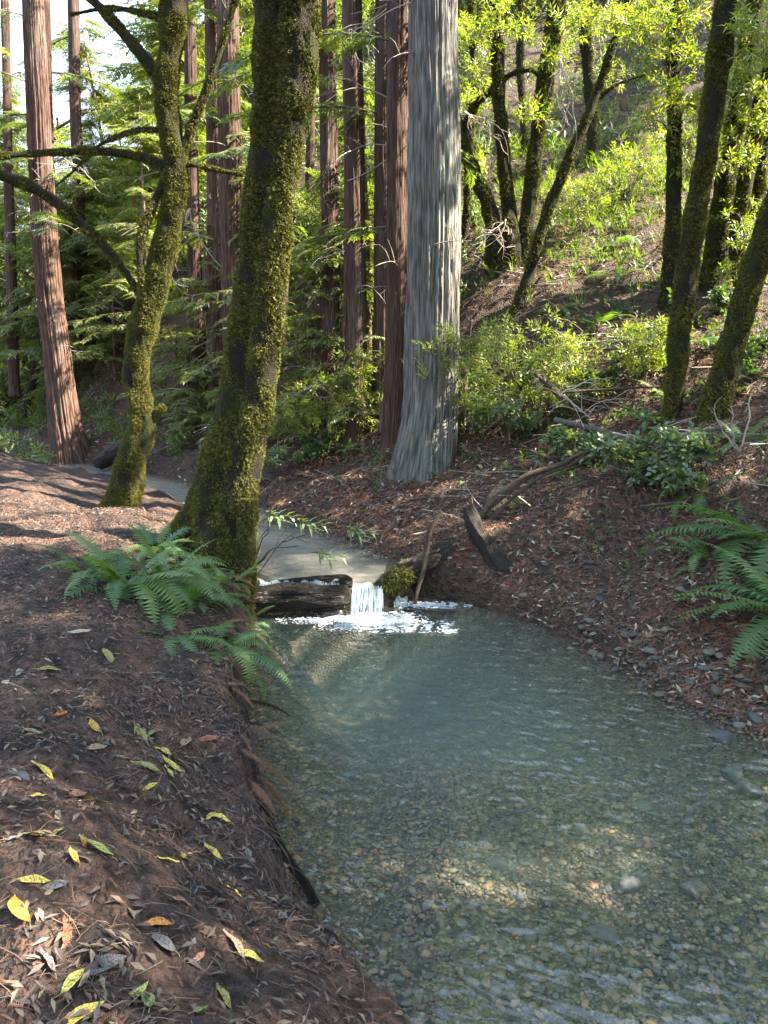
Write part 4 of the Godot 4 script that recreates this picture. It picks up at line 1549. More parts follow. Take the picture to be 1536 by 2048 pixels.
func tree_data() -> Array:
	return [
		["mossy_bay_tree", "large moss covered double trunk leaning over the creek beside the sword ferns", "moss", [
			["trunk", [Vector4(-1.58,0.21,-7.20,0.212),Vector4(-1.61,0.74,-7.25,0.239),Vector4(-1.61,1.18,-7.25,0.199),Vector4(-1.51,1.65,-7.25,0.169),Vector4(-1.39,2.12,-7.25,0.144),Vector4(-1.31,2.57,-7.25,0.133),Vector4(-1.24,3.01,-7.25,0.132),Vector4(-1.17,3.45,-7.25,0.139),Vector4(-1.10,3.88,-7.25,0.142),Vector4(-1.05,4.29,-7.25,0.136),Vector4(-1.02,4.70,-7.25,0.122),Vector4(-1.01,5.10,-7.25,0.108),Vector4(-1.00,5.50,-7.25,0.103),Vector4(-1.04,6.43,-7.55,0.096),Vector4(-1.21,7.91,-8.05,0.081)]],
			["trunk", [Vector4(-1.39,0.08,-7.13,0.124),Vector4(-1.38,0.62,-7.15,0.161),Vector4(-1.39,1.09,-7.17,0.188),Vector4(-1.30,1.56,-7.17,0.172),Vector4(-1.18,2.03,-7.19,0.143),Vector4(-1.10,2.48,-7.19,0.141),Vector4(-1.04,3.01,-7.20,0.149),Vector4(-0.98,3.44,-7.20,0.138),Vector4(-0.93,3.87,-7.20,0.128),Vector4(-0.86,4.29,-7.25,0.145),Vector4(-0.79,4.70,-7.25,0.157),Vector4(-0.75,5.10,-7.25,0.173),Vector4(-0.73,5.50,-7.25,0.184),Vector4(-0.64,6.15,-7.05,0.155),Vector4(-0.48,7.00,-6.75,0.114)]],
			["root", [Vector4(-1.63,1.36,-7.30,0.162),Vector4(-1.75,1.08,-7.25,0.143),Vector4(-1.92,0.93,-7.30,0.106),Vector4(-2.07,0.79,-7.35,0.068)]],
			["root", [Vector4(-1.27,1.21,-7.05,0.092),Vector4(-1.27,0.94,-7.00,0.078),Vector4(-1.30,0.60,-7.00,0.070),Vector4(-1.36,0.16,-7.03,0.066)]],
			["root", [Vector4(-1.54,1.00,-7.15,0.169),Vector4(-1.64,0.70,-7.00,0.102),Vector4(-1.61,0.38,-6.95,0.074)]]], []],
		["curved_mossy_tree", "slender mossy trunk with an S shaped curve rising from the creek beach", "moss", [
			["trunk", [Vector4(-3.49,0.50,-9.90,0.247),Vector4(-3.38,0.73,-9.90,0.207),Vector4(-3.23,1.28,-9.90,0.173),Vector4(-3.09,1.67,-9.90,0.153),Vector4(-3.09,2.05,-9.90,0.139),Vector4(-3.13,2.42,-9.90,0.145),Vector4(-3.01,2.91,-9.90,0.156),Vector4(-2.82,3.51,-9.90,0.167),Vector4(-2.62,4.10,-9.90,0.147),Vector4(-2.52,4.57,-9.90,0.139),Vector4(-2.52,4.91,-9.90,0.133),Vector4(-2.57,5.36,-9.90,0.125),Vector4(-2.59,5.75,-9.90,0.131),Vector4(-2.49,6.24,-9.90,0.141),Vector4(-2.44,6.67,-9.90,0.157),Vector4(-2.36,7.71,-9.90,0.137),Vector4(-2.16,9.20,-9.90,0.100)]],
			["limb", [Vector4(-2.62,5.75,-9.90,0.095),Vector4(-2.77,5.97,-9.90,0.071),Vector4(-2.93,6.16,-9.90,0.065),Vector4(-3.15,6.41,-9.90,0.056),Vector4(-3.40,6.67,-9.90,0.050),Vector4(-3.86,7.14,-9.90,0.040),Vector4(-4.39,7.71,-9.90,0.023)]],
			["limb", [Vector4(-2.58,4.80,-9.90,0.072),Vector4(-2.76,4.88,-9.90,0.054),Vector4(-2.94,4.94,-9.90,0.048),Vector4(-3.42,5.01,-9.90,0.042),Vector4(-4.02,4.99,-9.90,0.036),Vector4(-4.53,4.90,-9.70,0.029),Vector4(-5.08,4.72,-9.40,0.017)]],
			["limb", [Vector4(-2.97,3.22,-9.90,0.037),Vector4(-3.19,3.60,-9.90,0.043),Vector4(-3.54,4.03,-9.90,0.052),Vector4(-3.94,4.39,-9.90,0.058),Vector4(-4.29,4.61,-9.90,0.061),Vector4(-4.64,4.74,-9.90,0.057),Vector4(-5.33,5.08,-9.90,0.048),Vector4(-6.12,5.53,-9.90,0.030)]],
			["limb", [Vector4(-2.94,3.21,-9.80,0.049),Vector4(-2.94,3.50,-9.75,0.049),Vector4(-2.95,3.85,-9.75,0.045),Vector4(-2.89,4.11,-9.75,0.048),Vector4(-2.77,4.40,-9.80,0.042),Vector4(-2.64,4.67,-9.85,0.036)]],
			["limb", [Vector4(-2.44,5.02,-9.90,0.054),Vector4(-2.34,5.19,-9.90,0.048),Vector4(-2.25,5.39,-9.90,0.042),Vector4(-2.09,5.75,-9.90,0.039),Vector4(-1.93,6.13,-9.90,0.035),Vector4(-1.74,6.67,-9.90,0.029),Vector4(-1.54,7.30,-9.90,0.017)]],
			["limb", [Vector4(-2.49,4.88,-9.90,0.036),Vector4(-2.28,4.85,-9.90,0.024),Vector4(-2.04,4.80,-9.90,0.022),Vector4(-1.71,4.74,-9.90,0.018)]],
			["limb", [Vector4(-2.52,6.45,-9.90,0.035),Vector4(-2.80,6.52,-9.90,0.029),Vector4(-3.20,6.58,-9.90,0.023),Vector4(-3.67,6.51,-9.90,0.015)]],
			["limb", [Vector4(-2.69,5.25,-9.90,0.030),Vector4(-2.98,5.24,-9.90,0.024),Vector4(-3.41,5.08,-9.90,0.018),Vector4(-3.73,4.80,-9.90,0.012),Vector4(-3.98,4.61,-9.90,0.009)]],
			["stub", [Vector4(-3.06,1.73,-9.90,0.076),Vector4(-2.96,1.81,-9.90,0.057),Vector4(-2.90,1.87,-9.90,0.044),Vector4(-2.80,1.96,-9.90,0.032)]]], []],
		["redwood_tree", "redwood standing in the far creek with a bright sunlit right flank", "redwood", [
			["trunk", [Vector4(-7.76,-0.05,-19.24,0.651),Vector4(-7.79,0.39,-19.24,0.524),Vector4(-7.88,1.07,-19.24,0.397),Vector4(-7.94,2.05,-19.24,0.332),Vector4(-7.98,3.13,-19.24,0.304),Vector4(-8.05,4.20,-19.24,0.289),Vector4(-8.06,5.35,-19.24,0.286),Vector4(-8.06,6.48,-19.24,0.271),Vector4(-8.01,8.68,-19.24,0.243),Vector4(-7.96,10.79,-19.24,0.227),Vector4(-7.88,14.76,-19.24,0.185),Vector4(-7.78,19.32,-19.24,0.104)]]], []],
		["redwood_tree", "very thin pale redwood behind the curved mossy trunk, next to the sky gap", "redwood", [
			["trunk", [Vector4(-9.09,1.69,-24.00,0.169),Vector4(-9.05,4.66,-24.00,0.150),Vector4(-8.98,7.52,-24.00,0.155),Vector4(-8.91,10.26,-24.00,0.159),Vector4(-8.79,12.89,-24.00,0.156),Vector4(-8.53,19.02,-24.00,0.108)]]], []],
		["redwood_tree", "dark redwood trunk just left of the sunlit redwood behind the mossy trees", "redwood", [
			["trunk", [Vector4(-3.57,1.53,-17.25,0.332),Vector4(-3.59,2.08,-17.25,0.264),Vector4(-3.57,4.00,-17.25,0.216),Vector4(-3.51,7.04,-17.25,0.199),Vector4(-3.46,9.91,-17.25,0.183),Vector4(-3.34,15.15,-17.25,0.115)]]], []],
		["redwood_tree", "sunlit pinkish redwood touching the left edge of the big double trunk", "redwood", [
			["trunk", [Vector4(-3.09,1.56,-16.60,0.320),Vector4(-3.12,2.09,-16.60,0.276),Vector4(-3.13,3.94,-16.60,0.239),Vector4(-3.10,6.87,-16.60,0.222),Vector4(-3.06,9.62,-16.60,0.205),Vector4(-2.97,14.67,-16.60,0.120)]]], []],
		["redwood_tree", "slim dark trunk between the curved tree and the redwood pair", "redwood", [
			["trunk", [Vector4(-4.18,1.84,-18.06,0.254),Vector4(-4.21,2.30,-18.06,0.207),Vector4(-4.25,4.08,-18.06,0.158),Vector4(-4.25,5.70,-18.06,0.145),Vector4(-4.22,7.27,-18.06,0.132),Vector4(-4.13,10.27,-18.06,0.128),Vector4(-4.01,14.00,-18.06,0.082)]]], []],
		["redwood_tree", "dark redwood trunk immediately right of the big mossy double trunk", "redwood", [
			["trunk", [Vector4(-0.99,1.08,-13.66,0.283),Vector4(-0.99,1.52,-13.66,0.229),Vector4(-0.97,2.81,-13.66,0.173),Vector4(-0.91,4.47,-13.66,0.152),Vector4(-0.92,6.44,-13.66,0.140),Vector4(-0.92,8.33,-13.66,0.137),Vector4(-0.89,13.13,-13.66,0.083)]]], []],
		["redwood_tree", "reddish redwood with pale dead twigs, second left of the grey redwood", "redwood", [
			["trunk", [Vector4(-0.44,1.14,-12.99,0.269),Vector4(-0.44,1.55,-12.99,0.217),Vector4(-0.46,2.78,-12.99,0.181),Vector4(-0.47,4.36,-12.99,0.169),Vector4(-0.47,5.87,-12.99,0.158),Vector4(-0.49,8.03,-12.99,0.153),Vector4(-0.48,13.20,-12.99,0.085)]]], []],
		["redwood_tree", "dark brown redwood half hidden behind the lit red trunk", "redwood", [
			["trunk", [Vector4(0.00,1.14,-13.00,0.219),Vector4(-0.02,1.55,-13.00,0.184),Vector4(-0.01,3.58,-13.00,0.155),Vector4(0.00,5.88,-13.00,0.150),Vector4(0.02,8.03,-13.00,0.153),Vector4(0.03,13.80,-13.00,0.084)]]], []],
		["redwood_tree", "red brown redwood pressed against the left flank of the grey redwood", "redwood", [
			["trunk", [Vector4(0.17,1.16,-11.90,0.262),Vector4(0.18,1.46,-11.90,0.207),Vector4(0.20,2.74,-11.90,0.173),Vector4(0.20,4.19,-11.90,0.162),Vector4(0.20,5.91,-11.90,0.158),Vector4(0.20,7.55,-11.90,0.154),Vector4(0.19,12.83,-11.90,0.090)]]], []],
		["grey_redwood_tree", "broad pale grey redwood with deeply furrowed bark above the leafy bank", "greywood", [
			["trunk", [Vector4(0.55,0.80,-10.82,0.550),Vector4(0.57,1.16,-10.82,0.449),Vector4(0.62,1.68,-10.82,0.390),Vector4(0.65,2.16,-10.82,0.366),Vector4(0.66,3.37,-10.82,0.352),Vector4(0.66,4.65,-10.82,0.339),Vector4(0.65,5.89,-10.82,0.325),Vector4(0.62,7.07,-10.82,0.306),Vector4(0.55,13.30,-10.82,0.171)]]], []],
		["mossy_bay_tree", "four stemmed mossy clump on the sunny slope above the leaning thin tree", "moss", [
			["trunk", [Vector4(2.04,4.16,-14.11,0.264),Vector4(1.94,4.79,-14.11,0.148),Vector4(1.77,5.37,-14.11,0.113),Vector4(1.52,5.86,-14.11,0.112),Vector4(1.32,6.34,-14.11,0.103),Vector4(1.16,6.90,-14.11,0.085),Vector4(1.03,7.60,-14.11,0.067),Vector4(0.93,8.52,-14.11,0.050)]],
			["trunk", [Vector4(2.18,4.15,-14.01,0.262),Vector4(2.20,4.77,-14.01,0.147),Vector4(2.17,5.20,-14.11,0.113),Vector4(2.06,5.94,-14.11,0.103),Vector4(1.98,6.66,-14.11,0.102),Vector4(1.92,7.37,-14.11,0.101),Vector4(1.85,8.52,-14.11,0.100),Vector4(1.77,10.01,-14.11,0.073)]],
			["trunk", [Vector4(2.39,4.24,-14.11,0.228),Vector4(2.47,4.96,-14.11,0.131),Vector4(2.56,5.53,-14.11,0.112),Vector4(2.60,6.18,-14.11,0.111),Vector4(2.66,7.06,-14.11,0.102),Vector4(2.75,7.84,-14.11,0.092),Vector4(2.86,8.52,-14.11,0.100),Vector4(3.03,10.01,-14.11,0.073)]],
			["trunk", [Vector4(2.46,4.29,-14.11,0.158),Vector4(2.47,5.12,-14.11,0.087),Vector4(2.53,5.94,-14.11,0.077),Vector4(2.72,6.74,-14.11,0.068),Vector4(2.84,7.60,-14.11,0.059),Vector4(2.99,8.52,-14.11,0.050),Vector4(3.14,9.27,-14.11,0.041)]],
			["limb", [Vector4(1.32,6.34,-14.11,0.077),Vector4(1.42,6.66,-14.11,0.060),Vector4(1.59,6.94,-14.11,0.051),Vector4(1.84,7.14,-14.11,0.047),Vector4(2.13,7.37,-14.11,0.042),Vector4(2.46,7.45,-14.11,0.038),Vector4(2.68,7.29,-14.11,0.025)]]], [Vector4(1.56,7.90,-13.71,0.50),Vector4(2.21,7.90,-13.71,0.50),Vector4(2.49,6.69,-13.71,0.35),Vector4(1.49,7.23,-13.71,0.40),Vector4(3.10,7.98,-13.71,0.50),Vector4(1.88,8.20,-13.71,0.50),Vector4(2.80,7.45,-13.71,0.35)]],
		["thin_leaning_tree", "thin bare trunk leaning far right across the sunny slope", "moss", [
			["trunk", [Vector4(2.13,3.26,-13.00,0.115),Vector4(2.22,3.58,-13.00,0.098),Vector4(2.36,4.01,-13.00,0.089),Vector4(2.54,4.71,-13.00,0.084),Vector4(2.87,5.62,-13.00,0.079),Vector4(3.23,6.45,-13.00,0.070),Vector4(3.50,7.26,-13.00,0.062),Vector4(3.70,7.89,-13.00,0.054),Vector4(3.95,8.86,-13.00,0.038)]],
			["limb", [Vector4(3.23,6.45,-13.00,0.031),Vector4(3.41,6.68,-13.00,0.023),Vector4(3.68,6.86,-13.00,0.019),Vector4(4.06,6.97,-13.00,0.012)]]], [Vector4(3.60,7.45,-12.60,0.35),Vector4(3.89,7.65,-12.60,0.35),Vector4(3.29,7.59,-12.60,0.35)]],
		["mossy_bay_tree", "dark upright trunk behind the right leaning mossy trunk on the slope", "moss", [
			["trunk", [Vector4(4.19,3.19,-11.95,0.180),Vector4(4.24,3.48,-11.95,0.135),Vector4(4.26,4.20,-11.95,0.111),Vector4(4.24,4.90,-11.95,0.103),Vector4(4.17,6.26,-11.95,0.093),Vector4(4.10,7.57,-11.95,0.099),Vector4(3.99,9.44,-11.95,0.075)]]], [Vector4(3.85,7.02,-11.55,0.50),Vector4(3.59,6.70,-11.55,0.40),Vector4(4.18,7.21,-11.55,0.45),Vector4(4.35,6.70,-11.55,0.50),Vector4(3.37,7.02,-11.55,0.35),Vector4(3.89,6.26,-11.55,0.35),Vector4(4.18,6.13,-11.55,0.30),Vector4(3.71,5.87,-11.55,0.28),Vector4(4.29,5.54,-11.55,0.30),Vector4(3.70,7.27,-11.55,0.40)]],
		["mossy_bay_tree", "tall mossy trunk leaning right with moss curtains at its sunlit foot", "moss", [
			["trunk", [Vector4(3.46,1.70,-9.35,0.120),Vector4(3.46,1.88,-9.35,0.102),Vector4(3.47,2.30,-9.35,0.107),Vector4(3.48,2.71,-9.35,0.118),Vector4(3.51,3.33,-9.35,0.123),Vector4(3.56,3.89,-9.35,0.116),Vector4(3.60,4.39,-9.35,0.115),Vector4(3.68,5.08,-9.35,0.113),Vector4(3.73,5.71,-9.35,0.117),Vector4(3.78,6.32,-9.35,0.127),Vector4(3.86,7.17,-9.35,0.119),Vector4(4.02,8.59,-9.35,0.079)]]], [Vector4(3.88,6.05,-8.95,0.35),Vector4(4.06,5.71,-8.95,0.30)]],
		["mossy_bay_tree", "thick mossy trunk leaning out of frame at the right edge", "moss", [
			["trunk", [Vector4(3.73,1.67,-9.00,0.221),Vector4(3.80,1.90,-9.00,0.179),Vector4(3.87,2.24,-9.00,0.155),Vector4(3.95,2.63,-9.00,0.142),Vector4(4.07,3.19,-9.00,0.135),Vector4(4.22,3.78,-9.00,0.128),Vector4(4.36,4.36,-9.00,0.121),Vector4(4.52,5.03,-9.00,0.109),Vector4(4.75,6.03,-9.00,0.096),Vector4(4.95,7.22,-9.00,0.073)]]], []],
		["mossy_bay_tree", "shaded thick trunk with lit right edge between the two front leaning trunks", "moss", [
			["trunk", [Vector4(4.97,3.50,-12.20,0.260),Vector4(5.01,3.80,-12.20,0.205),Vector4(5.04,4.23,-12.20,0.174),Vector4(5.06,4.74,-12.20,0.150),Vector4(5.09,5.31,-12.20,0.134),Vector4(5.17,6.00,-12.20,0.118),Vector4(5.25,6.89,-12.20,0.109),Vector4(5.33,7.68,-12.20,0.101),Vector4(5.44,8.97,-12.20,0.078)]]], [Vector4(4.75,6.47,-11.80,0.40),Vector4(5.07,6.01,-11.80,0.45),Vector4(5.16,6.61,-11.80,0.45),Vector4(4.81,5.61,-11.80,0.40),Vector4(4.56,6.08,-11.80,0.35),Vector4(5.19,7.12,-11.80,0.40),Vector4(4.48,5.28,-11.80,0.30)]],
		["mossy_bay_tree", "dark bent trunk with a kinked foot near the right edge", "moss", [
			["trunk", [Vector4(5.31,3.39,-11.82,0.119),Vector4(5.26,3.68,-11.82,0.096),Vector4(5.18,4.03,-11.82,0.095),Vector4(5.15,4.45,-11.82,0.102),Vector4(5.21,5.01,-11.82,0.101),Vector4(5.29,5.62,-11.82,0.108),Vector4(5.37,6.22,-11.82,0.107),Vector4(5.49,6.87,-11.82,0.098),Vector4(5.63,7.83,-11.82,0.083)]]], [Vector4(5.09,5.31,-11.42,0.35),Vector4(5.22,5.77,-11.42,0.40),Vector4(4.74,5.25,-11.42,0.30),Vector4(5.22,6.21,-11.42,0.40)]],
		["mossy_bay_tree", "dark slanting trunk crossing the right edge below the yellow leaves", "moss", [
			["trunk", [Vector4(5.70,3.54,-12.60,0.174),Vector4(5.69,4.30,-12.60,0.133),Vector4(5.71,4.89,-12.60,0.116),Vector4(5.77,5.55,-12.60,0.107),Vector4(5.85,6.27,-12.60,0.106),Vector4(5.95,7.04,-12.60,0.098),Vector4(6.10,7.86,-12.60,0.082)]]], []],
		["thin_background_tree", "thin dark trunk on the shaded upper slope left of the bright bay leaves", "moss", [
			["trunk", [Vector4(4.29,6.48,-16.98,0.124),Vector4(4.30,7.16,-16.98,0.123),Vector4(4.20,8.12,-16.98,0.112),Vector4(4.07,9.05,-16.98,0.111),Vector4(3.97,9.79,-16.98,0.110),Vector4(3.78,10.87,-16.98,0.089)]]], [Vector4(4.14,9.26,-16.58,0.50),Vector4(3.74,9.43,-16.58,0.50),Vector4(4.58,8.26,-16.58,0.40),Vector4(3.56,8.99,-16.58,0.40)]],
		["thin_background_tree", "crooked thin trunk close to the right flank of the grey redwood", "moss", [
			["trunk", [Vector4(1.52,4.80,-15.20,0.075),Vector4(1.55,5.61,-15.20,0.065),Vector4(1.58,6.65,-15.20,0.064),Vector4(1.66,7.68,-15.20,0.064),Vector4(1.59,8.51,-15.20,0.063),Vector4(1.53,9.65,-15.20,0.044)]]], [Vector4(1.57,7.21,-14.80,0.50),Vector4(1.42,8.35,-14.80,0.50),Vector4(1.73,6.12,-14.80,0.35)]],
		["thin_background_tree", "slender trunk between the second and third stems of the mossy clump", "moss", [
			["trunk", [Vector4(3.10,7.07,-18.09,0.077),Vector4(3.03,8.09,-18.09,0.076),Vector4(2.93,9.10,-18.09,0.076),Vector4(2.92,10.28,-18.09,0.064),Vector4(2.87,11.24,-18.09,0.053)]]], []],
		["thin_background_tree", "narrow mossy pole tree at the far left edge of the woods", "redwood", [
			["trunk", [Vector4(-10.85,2.29,-23.00,0.161),Vector4(-10.72,4.57,-23.00,0.144),Vector4(-10.58,7.30,-23.00,0.127),Vector4(-10.42,9.93,-23.00,0.111),Vector4(-10.27,12.44,-23.00,0.108)]]], []],
		["thin_background_tree", "short straight dark trunk seen below the pair of redwoods", "redwood", [
			["trunk", [Vector4(-1.96,1.11,-15.50,0.120),Vector4(-1.98,2.10,-15.50,0.099),Vector4(-1.97,3.35,-15.50,0.088),Vector4(-1.88,4.76,-15.50,0.077),Vector4(-1.82,6.56,-15.50,0.066),Vector4(-1.76,8.30,-15.50,0.055)]]], []],
		["thin_background_tree", "pale narrow trunk showing left of the dark redwood behind the double trunk", "redwood", [
			["trunk", [Vector4(-1.69,1.15,-18.00,0.116),Vector4(-1.71,2.97,-18.00,0.103),Vector4(-1.68,4.94,-18.00,0.112),Vector4(-1.63,6.74,-18.00,0.099),Vector4(-1.55,8.77,-18.00,0.086),Vector4(-1.48,10.24,-18.00,0.085)]]], []],
		["thin_background_tree", "thin pale redwood leaning beside the redwood in the far creek", "redwood", [
			["trunk", [Vector4(-8.97,3.93,-22.00,0.138),Vector4(-8.95,5.79,-22.00,0.136),Vector4(-8.98,6.83,-22.00,0.122),Vector4(-8.90,8.98,-22.00,0.106),Vector4(-8.76,12.00,-22.00,0.104)]]], []],
	]

func log_data() -> Array:
	return [
		["dam_log", "wet black log lying across the creek below the little waterfall", "wet", [Vector4(-1.48,0.170,-7.42,0.1190),Vector4(-1.23,0.170,-7.42,0.1240),Vector4(-0.93,0.180,-7.42,0.1289),Vector4(-0.63,0.170,-7.42,0.1240),Vector4(-0.39,0.180,-7.42,0.1041),Vector4(-0.32,0.180,-7.42,0.0397)]],
		["dam_log", "thin dark upper log that the creek spills over", "wet", [Vector4(-1.34,0.230,-7.62,0.0356),Vector4(-1.01,0.260,-7.62,0.0406),Vector4(-0.65,0.280,-7.62,0.0609),Vector4(-0.40,0.270,-7.62,0.0761),Vector4(-0.32,0.270,-7.62,0.0406)]],
		["dam_log", "mossy dark log end right of the waterfall", "wet", [Vector4(-0.08,0.170,-7.75,0.0620),Vector4(0.04,0.220,-7.80,0.0883),Vector4(0.17,0.270,-7.90,0.0841),Vector4(0.33,0.320,-8.00,0.0956)]],
		["bank_log", "thick smooth dark log sloping from the pool up the right bank", "dry", [Vector4(0.17,0.280,-7.90,0.0946),Vector4(0.33,0.320,-8.00,0.1275),Vector4(0.60,0.440,-8.10,0.1341),Vector4(0.88,0.540,-8.25,0.1417),Vector4(1.12,0.620,-8.40,0.1495),Vector4(1.23,0.740,-8.60,0.1356),Vector4(1.28,0.890,-8.75,0.1260),Vector4(1.37,1.020,-8.85,0.1040)]],
		["broken_branch_log", "gnarled dark branch propped across the bank log with its foot by the pool", "dry", [Vector4(0.89,0.980,-8.10,0.0530),Vector4(0.94,0.840,-8.05,0.0793),Vector4(1.02,0.660,-7.98,0.0895),Vector4(1.14,0.490,-7.90,0.0994),Vector4(1.25,0.350,-7.80,0.1036),Vector4(1.40,0.240,-7.72,0.0874),Vector4(1.55,0.180,-7.66,0.0562)]],
		["standing_stick", "pale forked stick standing in the pool beside the waterfall", "stick", [Vector4(0.32,-0.010,-7.75,0.0208),Vector4(0.35,0.140,-7.80,0.0234),Vector4(0.41,0.340,-7.85,0.0261),Vector4(0.44,0.520,-7.90,0.0288),Vector4(0.46,0.680,-7.90,0.0365),Vector4(0.50,0.800,-7.90,0.0312),Vector4(0.60,0.950,-7.95,0.0209)]],
		["fallen_branch", "long pale curving branch arching from the bank log up into the brush", "stick", [Vector4(1.03,0.780,-8.35,0.0384),Vector4(1.20,0.960,-8.45,0.0498),Vector4(1.40,1.120,-8.50,0.0444),Vector4(1.61,1.260,-8.50,0.0387),Vector4(1.89,1.350,-8.50,0.0276),Vector4(2.10,1.460,-8.50,0.0220),Vector4(2.37,1.570,-8.50,0.0220),Vector4(2.68,1.640,-8.60,0.0167)]],
		["fallen_branch", "thin pale twig forked low beside the bank log", "stick", [Vector4(1.07,0.740,-8.25,0.0217),Vector4(1.26,0.900,-8.30,0.0218),Vector4(1.47,1.100,-8.30,0.0190),Vector4(1.74,1.290,-8.30,0.0162),Vector4(2.00,1.390,-8.30,0.0135),Vector4(2.24,1.550,-8.40,0.0109)]],
		["lichen_branch", "lichen whitened branch lying on the slope among the brush", "lichen", [Vector4(2.02,1.840,-9.20,0.0302),Vector4(2.27,1.780,-9.00,0.0295),Vector4(2.65,1.680,-8.90,0.0341),Vector4(3.01,1.597,-8.75,0.0385),Vector4(3.37,1.693,-8.65,0.0333),Vector4(3.81,1.807,-8.55,0.0283)]],
		["fallen_branch", "dark forked branch stub rising from the brush on the slope", "moss", [Vector4(2.22,2.090,-9.20,0.0294),Vector4(2.30,1.920,-9.15,0.0352),Vector4(2.37,1.770,-9.10,0.0351),Vector4(2.45,1.610,-9.00,0.0290)]],
		["fallen_branch", "dark slanting branch among the brush below the sunny slope", "stick", [Vector4(1.84,2.380,-9.60,0.0213),Vector4(1.98,2.230,-9.50,0.0212),Vector4(2.11,2.080,-9.40,0.0210),Vector4(2.28,1.920,-9.30,0.0167)]],
		["fallen_branch", "straight dark branch lying level in front of the shaded slope", "stick", [Vector4(2.09,2.140,-9.60,0.0171),Vector4(2.52,2.170,-9.60,0.0171),Vector4(2.98,2.200,-9.50,0.0169),Vector4(3.34,2.220,-9.50,0.0127)]],
		["bank_root_pole", "dark lichen spotted root arching along the foot of the left bank", "wet", [Vector4(-0.71,0.050,-3.93,0.0193),Vector4(-0.61,0.050,-3.70,0.0208),Vector4(-0.51,0.050,-3.46,0.0220),Vector4(-0.43,0.050,-3.30,0.0235),Vector4(-0.35,0.050,-3.15,0.0225),Vector4(-0.30,0.050,-3.04,0.0197)]],
		["driftwood", "dark driftwood pieces lying on the far creek beach", "dry", [Vector4(-6.45,0.450,-17.50,0.1589),Vector4(-5.92,0.720,-17.00,0.1761),Vector4(-5.41,0.980,-16.50,0.1492)]],
	]

func dead_data() -> Array:
	return [
		["fan of bleached dead twigs drooping beside the leaning mossy stem", 16, Vector3(1.31,6.62,-13.60), [Vector3(1.69,6.40,-13.50),Vector3(1.90,6.24,-13.50),Vector3(2.02,6.01,-13.50),Vector3(2.15,5.78,-13.50),Vector3(1.90,5.94,-13.50),Vector3(1.78,5.78,-13.50)]],
		["hanging bleached dead branch left of the thin leaning tree", 14, Vector3(2.69,7.11,-12.80), [Vector3(2.73,6.51,-12.70),Vector3(2.85,6.23,-12.70),Vector3(2.94,5.87,-12.70),Vector3(2.72,5.58,-12.70),Vector3(3.05,6.08,-12.70),Vector3(2.57,5.43,-12.70)]],
		["spray of bleached twigs before the foot of the mossy clump", 16, Vector3(2.00,4.90,-13.40), [Vector3(1.50,4.65,-13.30),Vector3(1.42,4.33,-13.30),Vector3(1.62,4.49,-13.30),Vector3(2.32,4.41,-13.30),Vector3(2.54,4.25,-13.30),Vector3(2.24,4.57,-13.30)]],
		["pale curling twigs on the upper redwood trunk", 8, Vector3(-0.51,7.45,-12.60), [Vector3(-0.25,6.93,-12.50),Vector3(-0.06,7.14,-12.50),Vector3(-0.66,7.00,-12.50),Vector3(-0.17,6.44,-12.50),Vector3(-0.59,6.23,-12.50)]],
		["pale curling twigs on the dark redwood behind the double trunk", 9, Vector3(-0.92,5.73,-13.30), [Vector3(-1.28,5.32,-13.20),Vector3(-0.63,5.17,-13.20),Vector3(-1.04,4.94,-13.20),Vector3(-0.55,4.86,-13.20),Vector3(-1.16,4.78,-13.20)]],
		["pale curving twigs crossing before the left redwood", 9, Vector3(-5.46,6.04,-14.50), [Vector3(-6.24,5.60,-14.40),Vector3(-5.83,6.34,-14.40),Vector3(-5.01,5.60,-14.40),Vector3(-4.62,6.26,-14.40),Vector3(-6.22,5.93,-14.40)]],
		["tangle of pale twigs behind the curved mossy trunk", 10, Vector3(-2.86,4.77,-12.00), [Vector3(-3.45,4.19,-11.90),Vector3(-2.42,4.05,-11.90),Vector3(-3.18,3.76,-11.90),Vector3(-2.59,3.47,-11.90),Vector3(-3.62,3.76,-11.90)]],
		["tangle of pale bare twigs above the lichen branch", 14, Vector3(2.05,2.13,-9.10), [Vector3(1.79,2.41,-9.00),Vector3(2.48,2.30,-9.00),Vector3(2.38,1.90,-9.00),Vector3(2.72,2.07,-9.00),Vector3(1.45,2.07,-9.00),Vector3(1.86,1.78,-9.00)]],
		["grey bare twigs scattered around the lichen branch", 12, Vector3(2.95,1.55,-8.40), [Vector3(2.58,1.77,-8.30),Vector3(3.27,1.77,-8.30),Vector3(3.09,1.29,-8.30),Vector3(3.52,1.34,-8.30),Vector3(2.71,1.29,-8.30)]],
		["upright thin bare twigs above the great sword fern", 8, Vector3(3.36,1.65,-7.30), [Vector3(3.21,2.12,-7.20),Vector3(3.37,2.21,-7.20),Vector3(3.11,1.98,-7.20),Vector3(3.48,1.89,-7.20)]],
		["thin dark bare shoots standing by the left end of the dam", 5, Vector3(-1.28,0.43,-7.30), [Vector3(-1.08,0.99,-7.20),Vector3(-1.12,1.18,-7.20),Vector3(-0.80,0.80,-7.20),Vector3(-0.98,0.97,-7.20)]],
	]

